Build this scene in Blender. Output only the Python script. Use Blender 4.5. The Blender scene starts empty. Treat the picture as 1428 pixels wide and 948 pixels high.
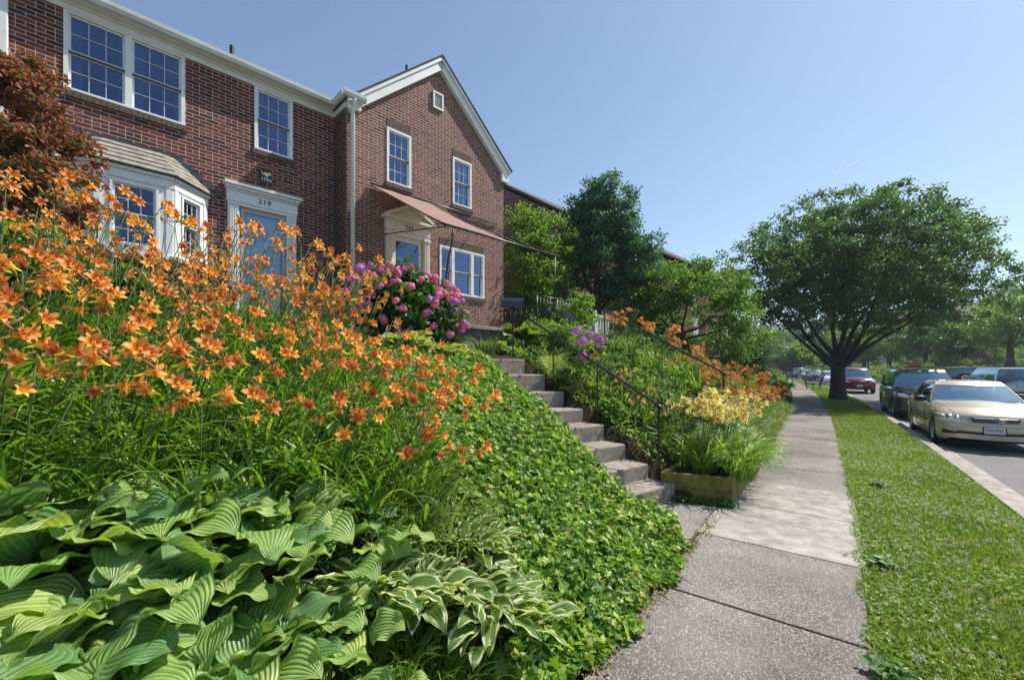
import bpy, bmesh, math, random
import numpy as np
from mathutils import Vector, Matrix
from mathutils.bvhtree import BVHTree
R = math.radians
rng = np.random.default_rng(7)
random.seed(7)
sc = bpy.context.scene
COL = sc.collection

# ------------------------------------------------------------------ materials
def nmat(name):
    m = bpy.data.materials.new(name); m.use_nodes = True
    nt = m.node_tree; nt.nodes.clear()
    out = nt.nodes.new('ShaderNodeOutputMaterial')
    return m, nt, out
def N(nt, t, **kw):
    n = nt.nodes.new(t)
    for k, v in kw.items():
        if hasattr(n, k): setattr(n, k, v)
        else: n.inputs[k.replace('_', ' ')].default_value = v
    return n
def L(nt, a, b): nt.links.new(a, b)
def c4(c): return (c[0], c[1], c[2], 1)
def ramp(nt, fac, stops, interp='LINEAR'):
    r = nt.nodes.new('ShaderNodeValToRGB'); r.color_ramp.interpolation = interp
    e = r.color_ramp.elements
    e[0].position, e[0].color = stops[0][0], c4(stops[0][1])
    e[1].position, e[1].color = stops[-1][0], c4(stops[-1][1])
    for p, c in stops[1:-1]:
        x = e.new(p); x.color = c4(c)
    L(nt, fac, r.inputs[0]); return r.outputs[0]
def math_(nt, op, a, b=None):
    n = nt.nodes.new('ShaderNodeMath'); n.operation = op
    for i, v in enumerate((a, b)):
        if v is None: continue
        if isinstance(v, (int, float)): n.inputs[i].default_value = v
        else: L(nt, v, n.inputs[i])
    return n.outputs[0]
def mixc(nt, fac, a, b, bt='MIX'):
    n = nt.nodes.new('ShaderNodeMix'); n.data_type = 'RGBA'; n.blend_type = bt
    for sock, v in ((n.inputs[0], fac), (n.inputs[6], a), (n.inputs[7], b)):
        if isinstance(v, (int, float)): sock.default_value = v
        elif isinstance(v, (tuple, list)): sock.default_value = c4(v)
        else: L(nt, v, sock)
    return n.outputs[2]
def bump(nt, h, strength=.3, dist=.01):
    b = nt.nodes.new('ShaderNodeBump'); b.inputs['Strength'].default_value = strength
    b.inputs['Distance'].default_value = dist; L(nt, h, b.inputs['Height']); return b.outputs[0]
def pbsdf(nt, color=None, rough=.5, normal=None, metal=0., spec=.5, coat=0.):
    p = nt.nodes.new('ShaderNodeBsdfPrincipled')
    if color is not None:
        if isinstance(color, (tuple, list)): p.inputs['Base Color'].default_value = c4(color)
        else: L(nt, color, p.inputs['Base Color'])
    if isinstance(rough, (int, float)): p.inputs['Roughness'].default_value = rough
    else: L(nt, rough, p.inputs['Roughness'])
    p.inputs['Metallic'].default_value = metal
    p.inputs['Specular IOR Level'].default_value = spec
    p.inputs['Coat Weight'].default_value = coat
    p.inputs['Coat Roughness'].default_value = .05
    if normal is not None: L(nt, normal, p.inputs['Normal'])
    return p
def noise(nt, scale, detail=4, rough=.55, vec=None):
    n = N(nt, 'ShaderNodeTexNoise'); n.inputs['Scale'].default_value = scale
    n.inputs['Detail'].default_value = detail; n.inputs['Roughness'].default_value = rough
    if vec is not None: L(nt, vec, n.inputs['Vector'])
    return n.outputs[0]
def objco(nt): return nt.nodes.new('ShaderNodeTexCoord').outputs['Object']
def geopos(nt): return nt.nodes.new('ShaderNodeNewGeometry').outputs['Position']

def simple(name, c, rough=.5, metal=0., var=.12, scale=6., coat=0., bmp=.05, spec=.5):
    m, nt, out = nmat(name); v = objco(nt)
    f = noise(nt, scale, 5, .6, v)
    lo = tuple(x*(1-var) for x in c); hi = tuple(min(1, x*(1+var)) for x in c)
    col = ramp(nt, f, [(.3, lo), (.7, hi)])
    p = pbsdf(nt, col, rough, bump(nt, noise(nt, scale*12, 3, .6, v), bmp, .004) if bmp else None, metal, spec, coat)
    L(nt, p.outputs[0], out.inputs[0]); return m

def leafmat(name, cols, trans=.35, rough=.42, tcol=None, scale=2.0, coat=0., spec=.45):
    m, nt, out = nmat(name)
    g = nt.nodes.new('ShaderNodeNewGeometry')
    isl = g.outputs['Random Per Island']
    nz = noise(nt, scale, 2, .5, g.outputs['Position'])
    f = math_(nt, 'ADD', math_(nt, 'MULTIPLY', isl, .65), math_(nt, 'MULTIPLY', nz, .55))
    st = [(.15 + .75*i/(len(cols)-1), c) for i, c in enumerate(cols)]
    col = ramp(nt, f, st)
    p = pbsdf(nt, col, rough, None, 0, spec, coat)
    t = nt.nodes.new('ShaderNodeBsdfTranslucent')
    tc = mixc(nt, 1., col, tcol or (1.9, 2.0, .7), 'MULTIPLY')
    L(nt, tc, t.inputs[0])
    mx = nt.nodes.new('ShaderNodeMixShader'); mx.inputs[0].default_value = trans
    L(nt, p.outputs[0], mx.inputs[1]); L(nt, t.outputs[0], mx.inputs[2])
    L(nt, mx.outputs[0], out.inputs[0]); return m

def brickmat(name, tones, mortar, bw=.205, bh=.0677, mj=.011):
    m, nt, out = nmat(name)
    uv = nt.nodes.new('ShaderNodeUVMap').outputs[0]
    sp = nt.nodes.new('ShaderNodeSeparateXYZ'); L(nt, uv, sp.inputs[0])
    # slightly wavy courses
    wob = noise(nt, 1.6, 2, .5, uv)
    v = math_(nt, 'ADD', sp.outputs[1], math_(nt, 'MULTIPLY', wob, .006))
    row = math_(nt, 'FLOOR', math_(nt, 'DIVIDE', v, bh))
    fv = math_(nt, 'SUBTRACT', math_(nt, 'DIVIDE', v, bh), row)
    par = math_(nt, 'MODULO', math_(nt, 'ADD', row, 4000.), 2.)
    hdr = math_(nt, 'LESS_THAN', math_(nt, 'MODULO', math_(nt, 'ADD', row, 4000.), 6.), .5)
    bwid = math_(nt, 'SUBTRACT', bw, math_(nt, 'MULTIPLY', hdr, bw*.5))
    uu = math_(nt, 'ADD', math_(nt, 'DIVIDE', math_(nt, 'ADD', sp.outputs[0], 50.), bwid), math_(nt, 'MULTIPLY', par, .5))
    cl = math_(nt, 'FLOOR', uu); fu = math_(nt, 'SUBTRACT', uu, cl)
    cmb = nt.nodes.new('ShaderNodeCombineXYZ'); L(nt, cl, cmb.inputs[0]); L(nt, row, cmb.inputs[1])
    wn = nt.nodes.new('ShaderNodeTexWhiteNoise'); wn.noise_dimensions = '2D'; L(nt, cmb.outputs[0], wn.inputs['Vector'])
    n = len(tones)
    col = ramp(nt, wn.outputs[0], [(i/n, t) for i, t in enumerate(tones)], 'CONSTANT')
    nz = noise(nt, 28, 5, .65, uv)
    col = mixc(nt, .55, col, ramp(nt, nz, [(.25, (.45, .45, .45)), (.75, (1.5, 1.5, 1.5))]), 'MULTIPLY')
    big = noise(nt, .9, 4, .6, uv)
    mp = nt.nodes.new('ShaderNodeMapping'); mp.inputs['Scale'].default_value = (5, .45, 1); L(nt, uv, mp.inputs[0])
    col = mixc(nt, .6, col, ramp(nt, noise(nt, 1., 5, .65, mp.outputs[0]), [(.32, (.62, .6, .6)), (.6, (1.12, 1.1, 1.08))]), 'MULTIPLY')
    col = mixc(nt, .5, col, ramp(nt, big, [(.3, (.7, .68, .68)), (.7, (1.25, 1.22, 1.2))]), 'MULTIPLY')
    # distance to joints in metres
    du = math_(nt, 'MULTIPLY', math_(nt, 'MINIMUM', fu, math_(nt, 'SUBTRACT', 1., fu)), bwid)
    dv = math_(nt, 'MULTIPLY', math_(nt, 'MINIMUM', fv, math_(nt, 'SUBTRACT', 1., fv)), bh)
    dd = math_(nt, 'ADD', math_(nt, 'MINIMUM', du, dv), math_(nt, 'MULTIPLY', math_(nt, 'SUBTRACT', nz, .5), .003))
    mr = nt.nodes.new('ShaderNodeMapRange'); mr.interpolation_type = 'SMOOTHSTEP'
    mr.inputs['From Min'].default_value = mj*.38; mr.inputs['From Max'].default_value = mj*.62
    L(nt, dd, mr.inputs[0]); isb = mr.outputs[0]
    mc = mixc(nt, noise(nt, 9, 3, .6, uv), tuple(x*.72 for x in mortar), tuple(min(1, x*1.2) for x in mortar))
    col = mixc(nt, isb, mc, col)
    col = mixc(nt, .5, col, ramp(nt, noise(nt, .55, 5, .7, uv), [(.35, (.72, .70, .70)), (.65, (1.15, 1.13, 1.1))]), 'MULTIPLY')
    h = math_(nt, 'ADD', isb, math_(nt, 'MULTIPLY', nz, .35))
    p = pbsdf(nt, col, .82, bump(nt, h, .55, .008), spec=.25)
    L(nt, p.outputs[0], out.inputs[0]); return m

# ------------------------------------------------------------------ mesh helpers
def mk(name, verts, faces, mat=None, parent=None, loc=(0, 0, 0), rz=0., smooth=False, uvbox=False, mats=None, midx=None):
    me = bpy.data.meshes.new(name)
    me.from_pydata([tuple(v) for v in verts], [], [tuple(f) for f in faces])
    for m in (mats or [mat]):
        if m: me.materials.append(m)
    if midx is not None: me.polygons.foreach_set('material_index', midx)
    if uvbox:
        uvl = me.uv_layers.new(name='UVMap')
        for p in me.polygons:
            n = p.normal; a = [abs(n.x), abs(n.y), abs(n.z)]
            k = a.index(max(a))
            for li in p.loop_indices:
                co = me.vertices[me.loops[li].vertex_index].co
                uvl.data[li].uv = ((co.y, co.z), (co.x, co.z), (co.x, co.y))[k]
    if smooth: me.polygons.foreach_set('use_smooth', [True]*len(me.polygons))
    me.update()
    o = bpy.data.objects.new(name, me); COL.objects.link(o)
    o.location = loc; o.rotation_euler = (0, 0, rz)
    if parent: o.parent = parent
    return o

class MB:
    def __init__(s, org=(0, 0, 0)): s.v = []; s.f = []; s.o = org
    def add(s, vs, fs):
        b = len(s.v); s.v += [tuple(v) for v in vs]; s.f += [tuple(b+i for i in f) for f in fs]; return s
    def box(s, x0, x1, y0, y1, z0, z1, M=None):
        vs = [(x, y, z) for x in (x0, x1) for y in (y0, y1) for z in (z0, z1)]
        if M is not None: vs = [tuple(M @ Vector(v)) for v in vs]
        return s.add(vs, [(0, 1, 3, 2), (4, 6, 7, 5), (0, 4, 5, 1), (2, 3, 7, 6), (0, 2, 6, 4), (1, 5, 7, 3)])
    def prism(s, poly, axis, a0, a1):
        # poly: list of 2D points, extruded along axis (0 x,1 y,2 z)
        def P(p, a):
            return {0: (a, p[0], p[1]), 1: (p[0], a, p[1]), 2: (p[0], p[1], a)}[axis]
        n = len(poly)
        vs = [P(p, a0) for p in poly] + [P(p, a1) for p in poly]
        fs = [tuple(range(n))[::-1], tuple(range(n, 2*n))] + [(i, (i+1) % n, n+(i+1) % n, n+i) for i in range(n)]
        return s.add(vs, fs)
    def tube(s, pts, r, n=8, cap=True):
        pts = [Vector(p) for p in pts]; k = len(pts)
        rs = r if isinstance(r, (list, tuple)) else [r]*k
        vs = []; up = None
        for i, p in enumerate(pts):
            t = (pts[min(i+1, k-1)] - pts[max(i-1, 0)]).normalized()
            if up is None:
                up = Vector((0, 0, 1)) if abs(t.z) < .9 else Vector((1, 0, 0))
            a = t.cross(up).normalized(); b = a.cross(t).normalized(); up = b
            for j in range(n):
                an = 2*math.pi*j/n
                vs.append(p + (a*math.cos(an) + b*math.sin(an))*rs[i])
        fs = [(i*n+j, i*n+(j+1) % n, (i+1)*n+(j+1) % n, (i+1)*n+j) for i in range(k-1) for j in range(n)]
        if cap: fs += [tuple(range(n))[::-1], tuple((k-1)*n+j for j in range(n))]
        return s.add(vs, fs)
    def lathe(s, prof, n=24, M=None):
        # prof: (r,z) about z
        vs = [(r*math.cos(2*math.pi*j/n), r*math.sin(2*math.pi*j/n), z) for r, z in prof for j in range(n)]
        if M is not None: vs = [tuple(M @ Vector(v)) for v in vs]
        k = len(prof)
        fs = [(i*n+j, i*n+(j+1) % n, (i+1)*n+(j+1) % n, (i+1)*n+j) for i in range(k-1) for j in range(n)]
        fs += [tuple(range(n))[::-1], tuple((k-1)*n+j for j in range(n))]
        return s.add(vs, fs)
    def build(s, name, mat, parent=None, smooth=False, uv=True, loc=(0, 0, 0), rz=0., bevel=0.):
        vs = [(v[0]-s.o[0], v[1]-s.o[1], v[2]-s.o[2]) for v in s.v]
        o = mk(name, vs, s.f, mat, parent, loc, rz, smooth, uv)
        if bevel:
            b = o.modifiers.new('bevel', 'BEVEL'); b.width = bevel; b.segments = 2; b.limit_method = 'ANGLE'
        return o

def tag(o, label=None, cat=None, group=None, kind=None):
    if label: o['label'] = label
    if cat: o['category'] = cat
    if group: o['group'] = group
    if kind: o['kind'] = kind
    return o
def thing(name, label, cat, loc=(0, 0, 0), rz=0., group=None):
    o = bpy.data.objects.new(name, None); COL.objects.link(o); o.empty_display_size = .1
    o.location = loc; o.rotation_euler = (0, 0, rz)
    return tag(o, label, cat, group)
def copy_tree(o, parent=None):
    c = o.copy(); COL.objects.link(c)
    if parent: c.parent = parent
    for ch in list(o.children): copy_tree(ch, c)
    return c
def asmooth(o, ang=40):
    me = o.data
    me.polygons.foreach_set('use_smooth', [True]*len(me.polygons))
    me.set_sharp_from_angle(angle=R(ang)); return o

# merged instances of a small template: V (k,3), F list of faces (same arity), rotations (n,3,3), positions (n,3)
def merged(name, V, F, Rm, P, mat, parent=None, loc=(0, 0, 0), uv=None, smooth=False, mats=None, fm=None):
    V = np.asarray(V, float); n = len(P); k = len(V)
    W = np.einsum('nij,kj->nki', Rm, V) + np.asarray(P)[:, None, :]
    sizes = np.array([len(f) for f in F]); loops = np.concatenate([np.array(f) for f in F])
    me = bpy.data.meshes.new(name)
    me.vertices.add(n*k); me.vertices.foreach_set('co', W.reshape(-1).astype(np.float32))
    LL = (loops[None, :] + (np.arange(n)*k)[:, None]).reshape(-1)
    me.loops.add(len(LL)); me.loops.foreach_set('vertex_index', LL.astype(np.int32))
    tot = np.tile(sizes, n); st = np.concatenate([[0], np.cumsum(tot)[:-1]])
    me.polygons.add(len(tot)); me.polygons.foreach_set('loop_start', st.astype(np.int32))
    try: me.polygons.foreach_set('loop_total', tot.astype(np.int32))
    except Exception: pass
    for m in (mats or [mat]): me.materials.append(m)
    if fm is not None: me.polygons.foreach_set('material_index', np.tile(np.array(fm), n).astype(np.int32))
    if uv is not None:
        u = me.uv_layers.new(name='UVMap')
        u.data.foreach_set('uv', np.tile(np.asarray(uv, float)[loops], (n, 1)).reshape(-1).astype(np.float32))
    me.polygons.foreach_set('use_smooth', np.full(len(tot), smooth))
    me.update(calc_edges=True)
    o = bpy.data.objects.new(name, me); COL.objects.link(o); o.location = loc
    if parent: o.parent = parent
    return o
def basis(F_, U_, S):
    """rotation matrices whose y axis = F_ (leaf direction), z axis ~ U_ ; scaled by S"""
    F_ = F_/np.linalg.norm(F_, axis=1, keepdims=True)
    X = np.cross(F_, U_); X /= np.linalg.norm(X, axis=1, keepdims=True) + 1e-9
    Z = np.cross(X, F_)
    return np.stack([X, F_, Z], axis=2) * np.asarray(S).reshape(-1, 1, 1)
def rdir(n, up=0.):
    v = rng.normal(size=(n, 3)); v /= np.linalg.norm(v, axis=1, keepdims=True); v[:, 2] += up
    return v/np.linalg.norm(v, axis=1, keepdims=True)

# ------------------------------------------------------------------ layout frames
CAMH = 1.62
def at(px, d, z=0.): return ((px-714)/594*d, d, z)     # metres: d ahead of the camera
KQ = .00125
def street(s, q, z=0.):
    q2 = q + KQ*s*s if s > 0 else q
    return (.609*s - .793*q2, .793*s + .609*q2, z)
def s_heading(s): return math.atan2(.793, .609) + math.atan(2*KQ*max(s, 0))
def sq(x, y):
    s = .609*x + .793*y; q = -.793*x + .609*y
    return s, q - KQ*np.maximum(s, 0)**2
# steps: front edge position along the run, tread height
SO = np.array([1.95, 5.15]); SE = np.array([-.583, .813]); SF = np.array([-.813, -.583])
ST = [(.02, .20), (.36, .387), (.726, .586), (1.122, .804), (1.519, .997), (1.96, 1.234), (2.42, 1.50), (2.95, 1.76)]
def hgt(x, y):
    x = np.asarray(x, float); y = np.asarray(y, float)
    s, q = sq(x, y)
    r = (q-1.2)*.6; k = .25
    h = -k*np.log(np.exp(-r/k)+np.exp(-1.8/k))           # soft minimum of ramp and terrace
    h = np.where(q < 1.25, np.maximum(h, 0), h)
    h = np.maximum(h, 0) + .075*np.clip(q-4.2, 0, 6)
    h = h*np.interp(s, [17, 30], [1., .35])
    h = h + .03*np.sin(x*2.1+1)*np.sin(y*1.7)*np.clip(q-1.2, 0, 1)
    a = (x-SO[0])*SE[0] + (y-SO[1])*SE[1]; b = (x-SO[0])*SF[0] + (y-SO[1])*SF[1]
    zs = np.interp(a, [-.4, 0.02, 3.0, 3.4], [-.2, 0.0, 1.5, 1.8])
    hb = np.interp(a, [-.3, 0.02, 3.0, 3.5], [.05, .26, 1.68, 1.85]); wb = np.clip((b+1.0)/.6, 0, 1)
    h = np.where((b > -1.0) & (b <= -.06) & (a > -.3) & (a < 3.5), h*(1-wb)+np.minimum(h, hb)*wb, h)
    inn = (a > -.4) & (a < 3.3) & (b > -.06) & (b < 1.2)
    h = np.where((a > -1.4) & (a <= -.2) & (b > -.75) & (b < .95), np.minimum(h, -.02), h)
    return np.where(inn, np.minimum(h, zs), h)
HA = R(44.5); HC, HS = math.cos(HA), math.sin(HA)
def house(t, y, z=0.): return (t*HC - y*HS, t*HS + y*HC, z)
# ------------------------------------------------------------------ world, sun, camera
SUN = Vector((.945, .42, 1.26)).normalized()
w = bpy.data.worlds.new('World'); sc.world = w; w.use_nodes = True
nt = w.node_tree; nt.nodes.clear()
sky = nt.nodes.new('ShaderNodeTexSky'); sky.sky_type = 'NISHITA'; sky.sun_disc = False
sky.sun_elevation = math.asin(SUN.z); sky.sun_rotation = math.atan2(SUN.x, SUN.y)
sky.air_density = 1.0; sky.dust_density = .4; sky.ozone_density = 3.2; sky.altitude = 50
bg = nt.nodes.new('ShaderNodeBackground'); bg.inputs[1].default_value = .142
wo = nt.nodes.new('ShaderNodeOutputWorld'); gm = nt.nodes.new('ShaderNodeGamma'); gm.inputs[1].default_value = .84; L(nt, sky.outputs[0], gm.inputs[0]); L(nt, gm.outputs[0], bg.inputs[0]); L(nt, bg.outputs[0], wo.inputs[0])
sd = bpy.data.lights.new('sun', 'SUN'); sd.energy = 4.6; sd.angle = R(.5); sd.color = (1, .93, .82)
so = bpy.data.objects.new('sun', sd); COL.objects.link(so)
so.rotation_euler = SUN.to_track_quat('Z', 'Y').to_euler()
cd = bpy.data.cameras.new('camera'); cam = bpy.data.objects.new('camera', cd); COL.objects.link(cam)
cam.location = (0, 0, CAMH); cam.rotation_euler = (R(90), 0, 0)
cd.sensor_width = 36; cd.lens = 594/1428*36; cd.shift_y = 38/1428; cd.clip_start = .05; cd.clip_end = 5000
sc.camera = cam
sc.view_settings.view_transform = 'Standard'; sc.view_settings.look = 'None'
sc.view_settings.exposure = .56; sc.view_settings.gamma = 1
sc.cycles.max_bounces = 6; sc.cycles.transparent_max_bounces = 8; sc.cycles.use_denoising = True
sc.cycles.diffuse_bounces = 3; sc.cycles.glossy_bounces = 3; sc.cycles.transmission_bounces = 4
sc.cycles.sample_clamp_indirect = 4

# ------------------------------------------------------------------ ground materials
def aggregate(name, c, peb):
    m, nt, out = nmat(name); P = geopos(nt)
    v = N(nt, 'ShaderNodeTexVoronoi'); v.inputs['Scale'].default_value = 75; L(nt, P, v.inputs['Vector'])
    v2 = N(nt, 'ShaderNodeTexVoronoi'); v2.inputs['Scale'].default_value = 140; L(nt, P, v2.inputs['Vector'])
    pc = ramp(nt, v.outputs['Color'], [(0, peb[0]), (.35, peb[1]), (.7, peb[2]), (1, peb[3])])
    edge = ramp(nt, v.outputs['Distance'], [(.25, (1, 1, 1)), (.55, (0, 0, 0))])
    base = ramp(nt, noise(nt, 1.3, 6, .65, P), [(.3, tuple(x*.6 for x in c)), (.7, tuple(x*1.15 for x in c))])
    col = mixc(nt, edge, base, pc)
    sp = ramp(nt, v2.outputs['Color'], [(.0, (.55, .55, .55)), (1, (1.35, 1.35, 1.35))])
    col = mixc(nt, .7, col, sp, 'MULTIPLY')
    st = noise(nt, .8, 5, .6, P)
    col = mixc(nt, .85, col, ramp(nt, st, [(.35, (.62, .6, .58)), (.6, (1.1, 1.1, 1.1))]), 'MULTIPLY')
    p = pbsdf(nt, col, .88, bump(nt, v.outputs['Distance'], .6, .004), spec=.2)
    L(nt, p.outputs[0], out.inputs[0]); return m
M_aggr = aggregate('aggregate_concrete', (.22, .202, .185), [(.13, .11, .095), (.27, .245, .215), (.41, .385, .35), (.60, .58, .54)])
def concrete(name, c, sc_=1.2, stain=.5):
    m, nt, out = nmat(name); P = geopos(nt)
    a = noise(nt, sc_, 6, .62, P); b = noise(nt, 90, 4, .7, P); d = noise(nt, sc_*5, 5, .6, P)
    col = ramp(nt, a, [(.3, tuple(x*.75 for x in c)), (.7, tuple(x*1.12 for x in c))])
    col = mixc(nt, stain, col, ramp(nt, d, [(.35, (.6, .58, .55)), (.65, (1.15, 1.15, 1.15))]), 'MULTIPLY')
    col = mixc(nt, .5, col, ramp(nt, b, [(.3, (.6, .6, .6)), (.7, (1.35, 1.35, 1.35))]), 'MULTIPLY')
    p = pbsdf(nt, col, .88, bump(nt, b, .5, .003), spec=.2)
    L(nt, p.outputs[0], out.inputs[0]); return m
M_conc = concrete('new_concrete', (.40, .375, .34), 1.2, .75)
M_step = concrete('old_step_concrete', (.33, .29, .25), 2.5, .8)
M_kerb = concrete('kerb_concrete', (.40, .37, .33), 1.5, .7)
def asphalt():
    m, nt, out = nmat('asphalt'); P = geopos(nt)
    a = noise(nt, .35, 6, .6, P); b = noise(nt, 120, 3, .8, P); d = noise(nt, 2.2, 5, .6, P)
    col = ramp(nt, a, [(.3, (.115, .112, .115)), (.7, (.19, .185, .19))])
    col = mixc(nt, .6, col, ramp(nt, b, [(.3, (.45, .45, .45)), (.7, (1.6, 1.6, 1.6))]), 'MULTIPLY')
    col = mixc(nt, .5, col, ramp(nt, d, [(.35, (.7, .7, .7)), (.7, (1.2, 1.2, 1.2))]), 'MULTIPLY')
    p = pbsdf(nt, col, .8, bump(nt, b, .4, .004), spec=.3)
    L(nt, p.outputs[0], out.inputs[0]); return m
M_asph = asphalt()
def soil(name, lo, hi, s=3.):
    m, nt, out = nmat(name); P = geopos(nt)
    a = noise(nt, s, 7, .7, P); b = noise(nt, 60, 4, .7, P)
    col = ramp(nt, a, [(.3, lo), (.7, hi)])
    col = mixc(nt, .6, col, ramp(nt, b, [(.3, (.5, .5, .5)), (.7, (1.5, 1.5, 1.5))]), 'MULTIPLY')
    p = pbsdf(nt, col, .95, bump(nt, b, .8, .02), spec=.1)
    L(nt, p.outputs[0], out.inputs[0]); return m
M_soil = soil('mulch_soil', (.035, .028, .016), (.075, .06, .03))
M_turf = soil('turf_base', (.05, .085, .018), (.10, .145, .035), 1.2)
M_far = soil('far_ground', (.04, .065, .015), (.09, .13, .035), .2)

def strip(name, s0, s1, q0, q1, z, mat, ds=.5, kind='structure', thick=0.):
    n = max(2, int((s1-s0)/ds)+1); vs = []; fs = []
    for i in range(n):
        s = s0+(s1-s0)*i/(n-1)
        vs += [street(s, q0, z), street(s, q1, z)]
        if thick: vs += [street(s, q0, z-thick), street(s, q1, z-thick)]
    k = 4 if thick else 2
    for i in range(n-1):
        a, b = i*k, (i+1)*k
        fs.append((a, b, b+1, a+1))
        if thick: fs += [(a+2, b+2, b, a), (a+1, b+1, b+3, a+3)]
    if thick: fs += [(0, 1, 3, 2), ((n-1)*k, (n-1)*k+2, (n-1)*k+3, (n-1)*k+1)]
    o = mk(name, vs, fs, mat); tag(o, kind=kind); return o
g = mk('ground', [(-1500, -400, -.35), (1500, -400, -.35), (1500, 2500, -.35), (-1500, 2500, -.35)], [(0, 1, 2, 3)], M_far)
tag(g, kind='structure')
strip('road', -25, 170, -10.35, -2.05, -.135, M_asph)
strip('gutter_pan', -25, 170, -2.07, -1.80, -.125, M_kerb, thick=.2)
strip('kerb', -25, 170, -1.80, -1.64, 0, M_kerb, thick=.35)
strip('opposite_kerb', -25, 170, -10.5, -10.34, 0, M_kerb, thick=.35)
strip('verge', -25, 170, -1.64, -.14, -.02, M_turf, thick=.3)
# opposite bank rising behind the far kerb
vs = []; fs = []; qs = [-10.5, -12.5, -14, -16, -19, -24, -34, -60]; zs = [0.0, .05, .25, .7, 1.3, 1.9, 2.4, 2.5]
n = 60
for i in range(n):
    s = -25 + 225*i/(n-1)
    for q, z in zip(qs, zs): vs.append(street(s, q, z + .12*math.sin(s*.31+q)*(q < -13)))
k = len(qs)
fs = [(i*k+j, i*k+j+1, (i+1)*k+j+1, (i+1)*k+j) for i in range(n-1) for j in range(k-1)]
tag(mk('opposite_bank', vs, fs, M_turf, smooth=True), kind='structure')

# sidewalk slabs
def slabs():
    mb = MB(); mb2 = MB(); js = [3.2+1.235*i for i in range(-12, 90)]
    js = [j for j in js]
    for i in range(len(js)-1):
        a, b = js[i]+.006, js[i+1]-.006
        light = 4.3 < (a+b)/2 < 6.8
        z = random.uniform(-.006, .006)
        e0, e1 = -.16+random.uniform(-.01, .01), 1.06+random.uniform(-.02, .03)
        if light: e0, e1 = -.2, 1.08
        P = []
        for s in (a, (a+b)/2, b):
            for q in (e0, e1): P.append(street(s, q, z+(.004 if light else 0)))
        B = [(p[0], p[1], -.25) for p in P]
        (mb2 if light else mb).add(P+B, [(0, 2, 3, 1), (2, 4, 5, 3), (0, 6, 8, 2), (2, 8, 10, 4), (1, 3, 9, 7), (3, 5, 11, 9), (0, 1, 7, 6), (4, 10, 11, 5)])
    o = mb.build('sidewalk', M_aggr); tag(o, kind='structure')
    o = mb2.build('sidewalk_new_slabs', M_conc); tag(o, kind='structure')
    # landing between sidewalk and steps
    P = [street(3.9, 1.085, .012), street(5.9, 1.085, .012), (1.9, 5.6, .014), (.62, 4.5, .014)]
    B = [(p[0], p[1], -.2) for p in P]
    o = mk('path_landing', P+B, [(0, 1, 2, 3), (0, 4, 5, 1), (3, 2, 6, 7), (0, 3, 7, 4), (1, 5, 6, 2)], M_aggr); tag(o, kind='structure')
slabs()

# garden slope and terrace
def slope():
    S = np.concatenate([np.arange(-9, 16, .1), np.arange(16, 60, .6), np.arange(60, 171, 3)])
    Q = np.concatenate([[1.05, 1.12], np.arange(1.2, 6, .09), np.arange(6, 16, .5), [18, 22, 28, 40, 70]])
    vs = []
    P = np.array([[street(s, q)[:2] for q in Q] for s in S]); h = hgt(P[..., 0], P[..., 1])
    h[:, 0] = -.1
    h += rng.normal(size=h.shape)*.006*(np.arange(len(Q)) > 2)
    V = np.dstack([P, h]).reshape(-1, 3); k = len(Q)
    fs = [(i*k+j, (i+1)*k+j, (i+1)*k+j+1, i*k+j+1) for i in range(len(S)-1) for j in range(k-1)]
    o = mk('garden_slope', V, fs, M_soil, smooth=True); tag(o, kind='structure')
slope()
# ------------------------------------------------------------------ houses
M_brickD = brickmat('dark_red_brick', [(.155, .040, .028), (.19, .056, .036), (.125, .034, .026), (.22, .074, .045), (.06, .030, .032), (.175, .058, .040), (.14, .036, .027), (.09, .038, .034)], (.47, .385, .335))
M_brickG = brickmat('brown_red_brick', [(.20, .085, .062), (.23, .10, .074), (.17, .072, .054), (.255, .12, .084), (.125, .062, .05), (.215, .098, .074), (.235, .088, .064)], (.52, .45, .40))
M_white = simple('weathered_white_paint', (.74, .75, .74), .45, var=.07, scale=5)
M_cream = simple('cream_painted_wood', (.72, .67, .58), .5, var=.06, scale=4)
M_gut = simple('gutter_metal', (.62, .63, .60), .35, metal=0, var=.12, scale=3)
M_dark = simple('black_iron', (.016, .016, .018), .38, var=.3, scale=12, bmp=.1)
M_rowlock = simple('rowlock_brick', (.11, .075, .055), .85, var=.5, scale=22, bmp=.5)
M_slate = simple('bay_shingles', (.26, .235, .20), .85, var=.45, scale=9, bmp=.5)
M_tar = simple('tar_flashing', (.035, .035, .045), .5, var=.5, scale=14, bmp=.4)
M_roof = simple('asphalt_shingle_roof', (.06, .058, .062), .9, var=.35, scale=7, bmp=.5)
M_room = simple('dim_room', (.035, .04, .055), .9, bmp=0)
M_curtain = simple('lace_curtain', (.42, .46, .50), .9, var=.2, scale=30, bmp=.3)
M_door = simple('pale_blue_door', (.52, .60, .64), .4, var=.05)
M_storm = simple('storm_door_frame', (.40, .38, .36), .4, var=.08)
M_sashd = simple('dark_sash_rail', (.06, .07, .09), .4, bmp=0)  # dark rail where upper and lower sash meet
M_gold = simple('gilded_metal', (.72, .52, .22), .35, metal=.6, var=.1)
M_ink = simple('black_numerals', (.015, .015, .017), .4, bmp=0)
M_wtxt = simple('white_numerals', (.8, .8, .78), .5, bmp=0)
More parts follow.
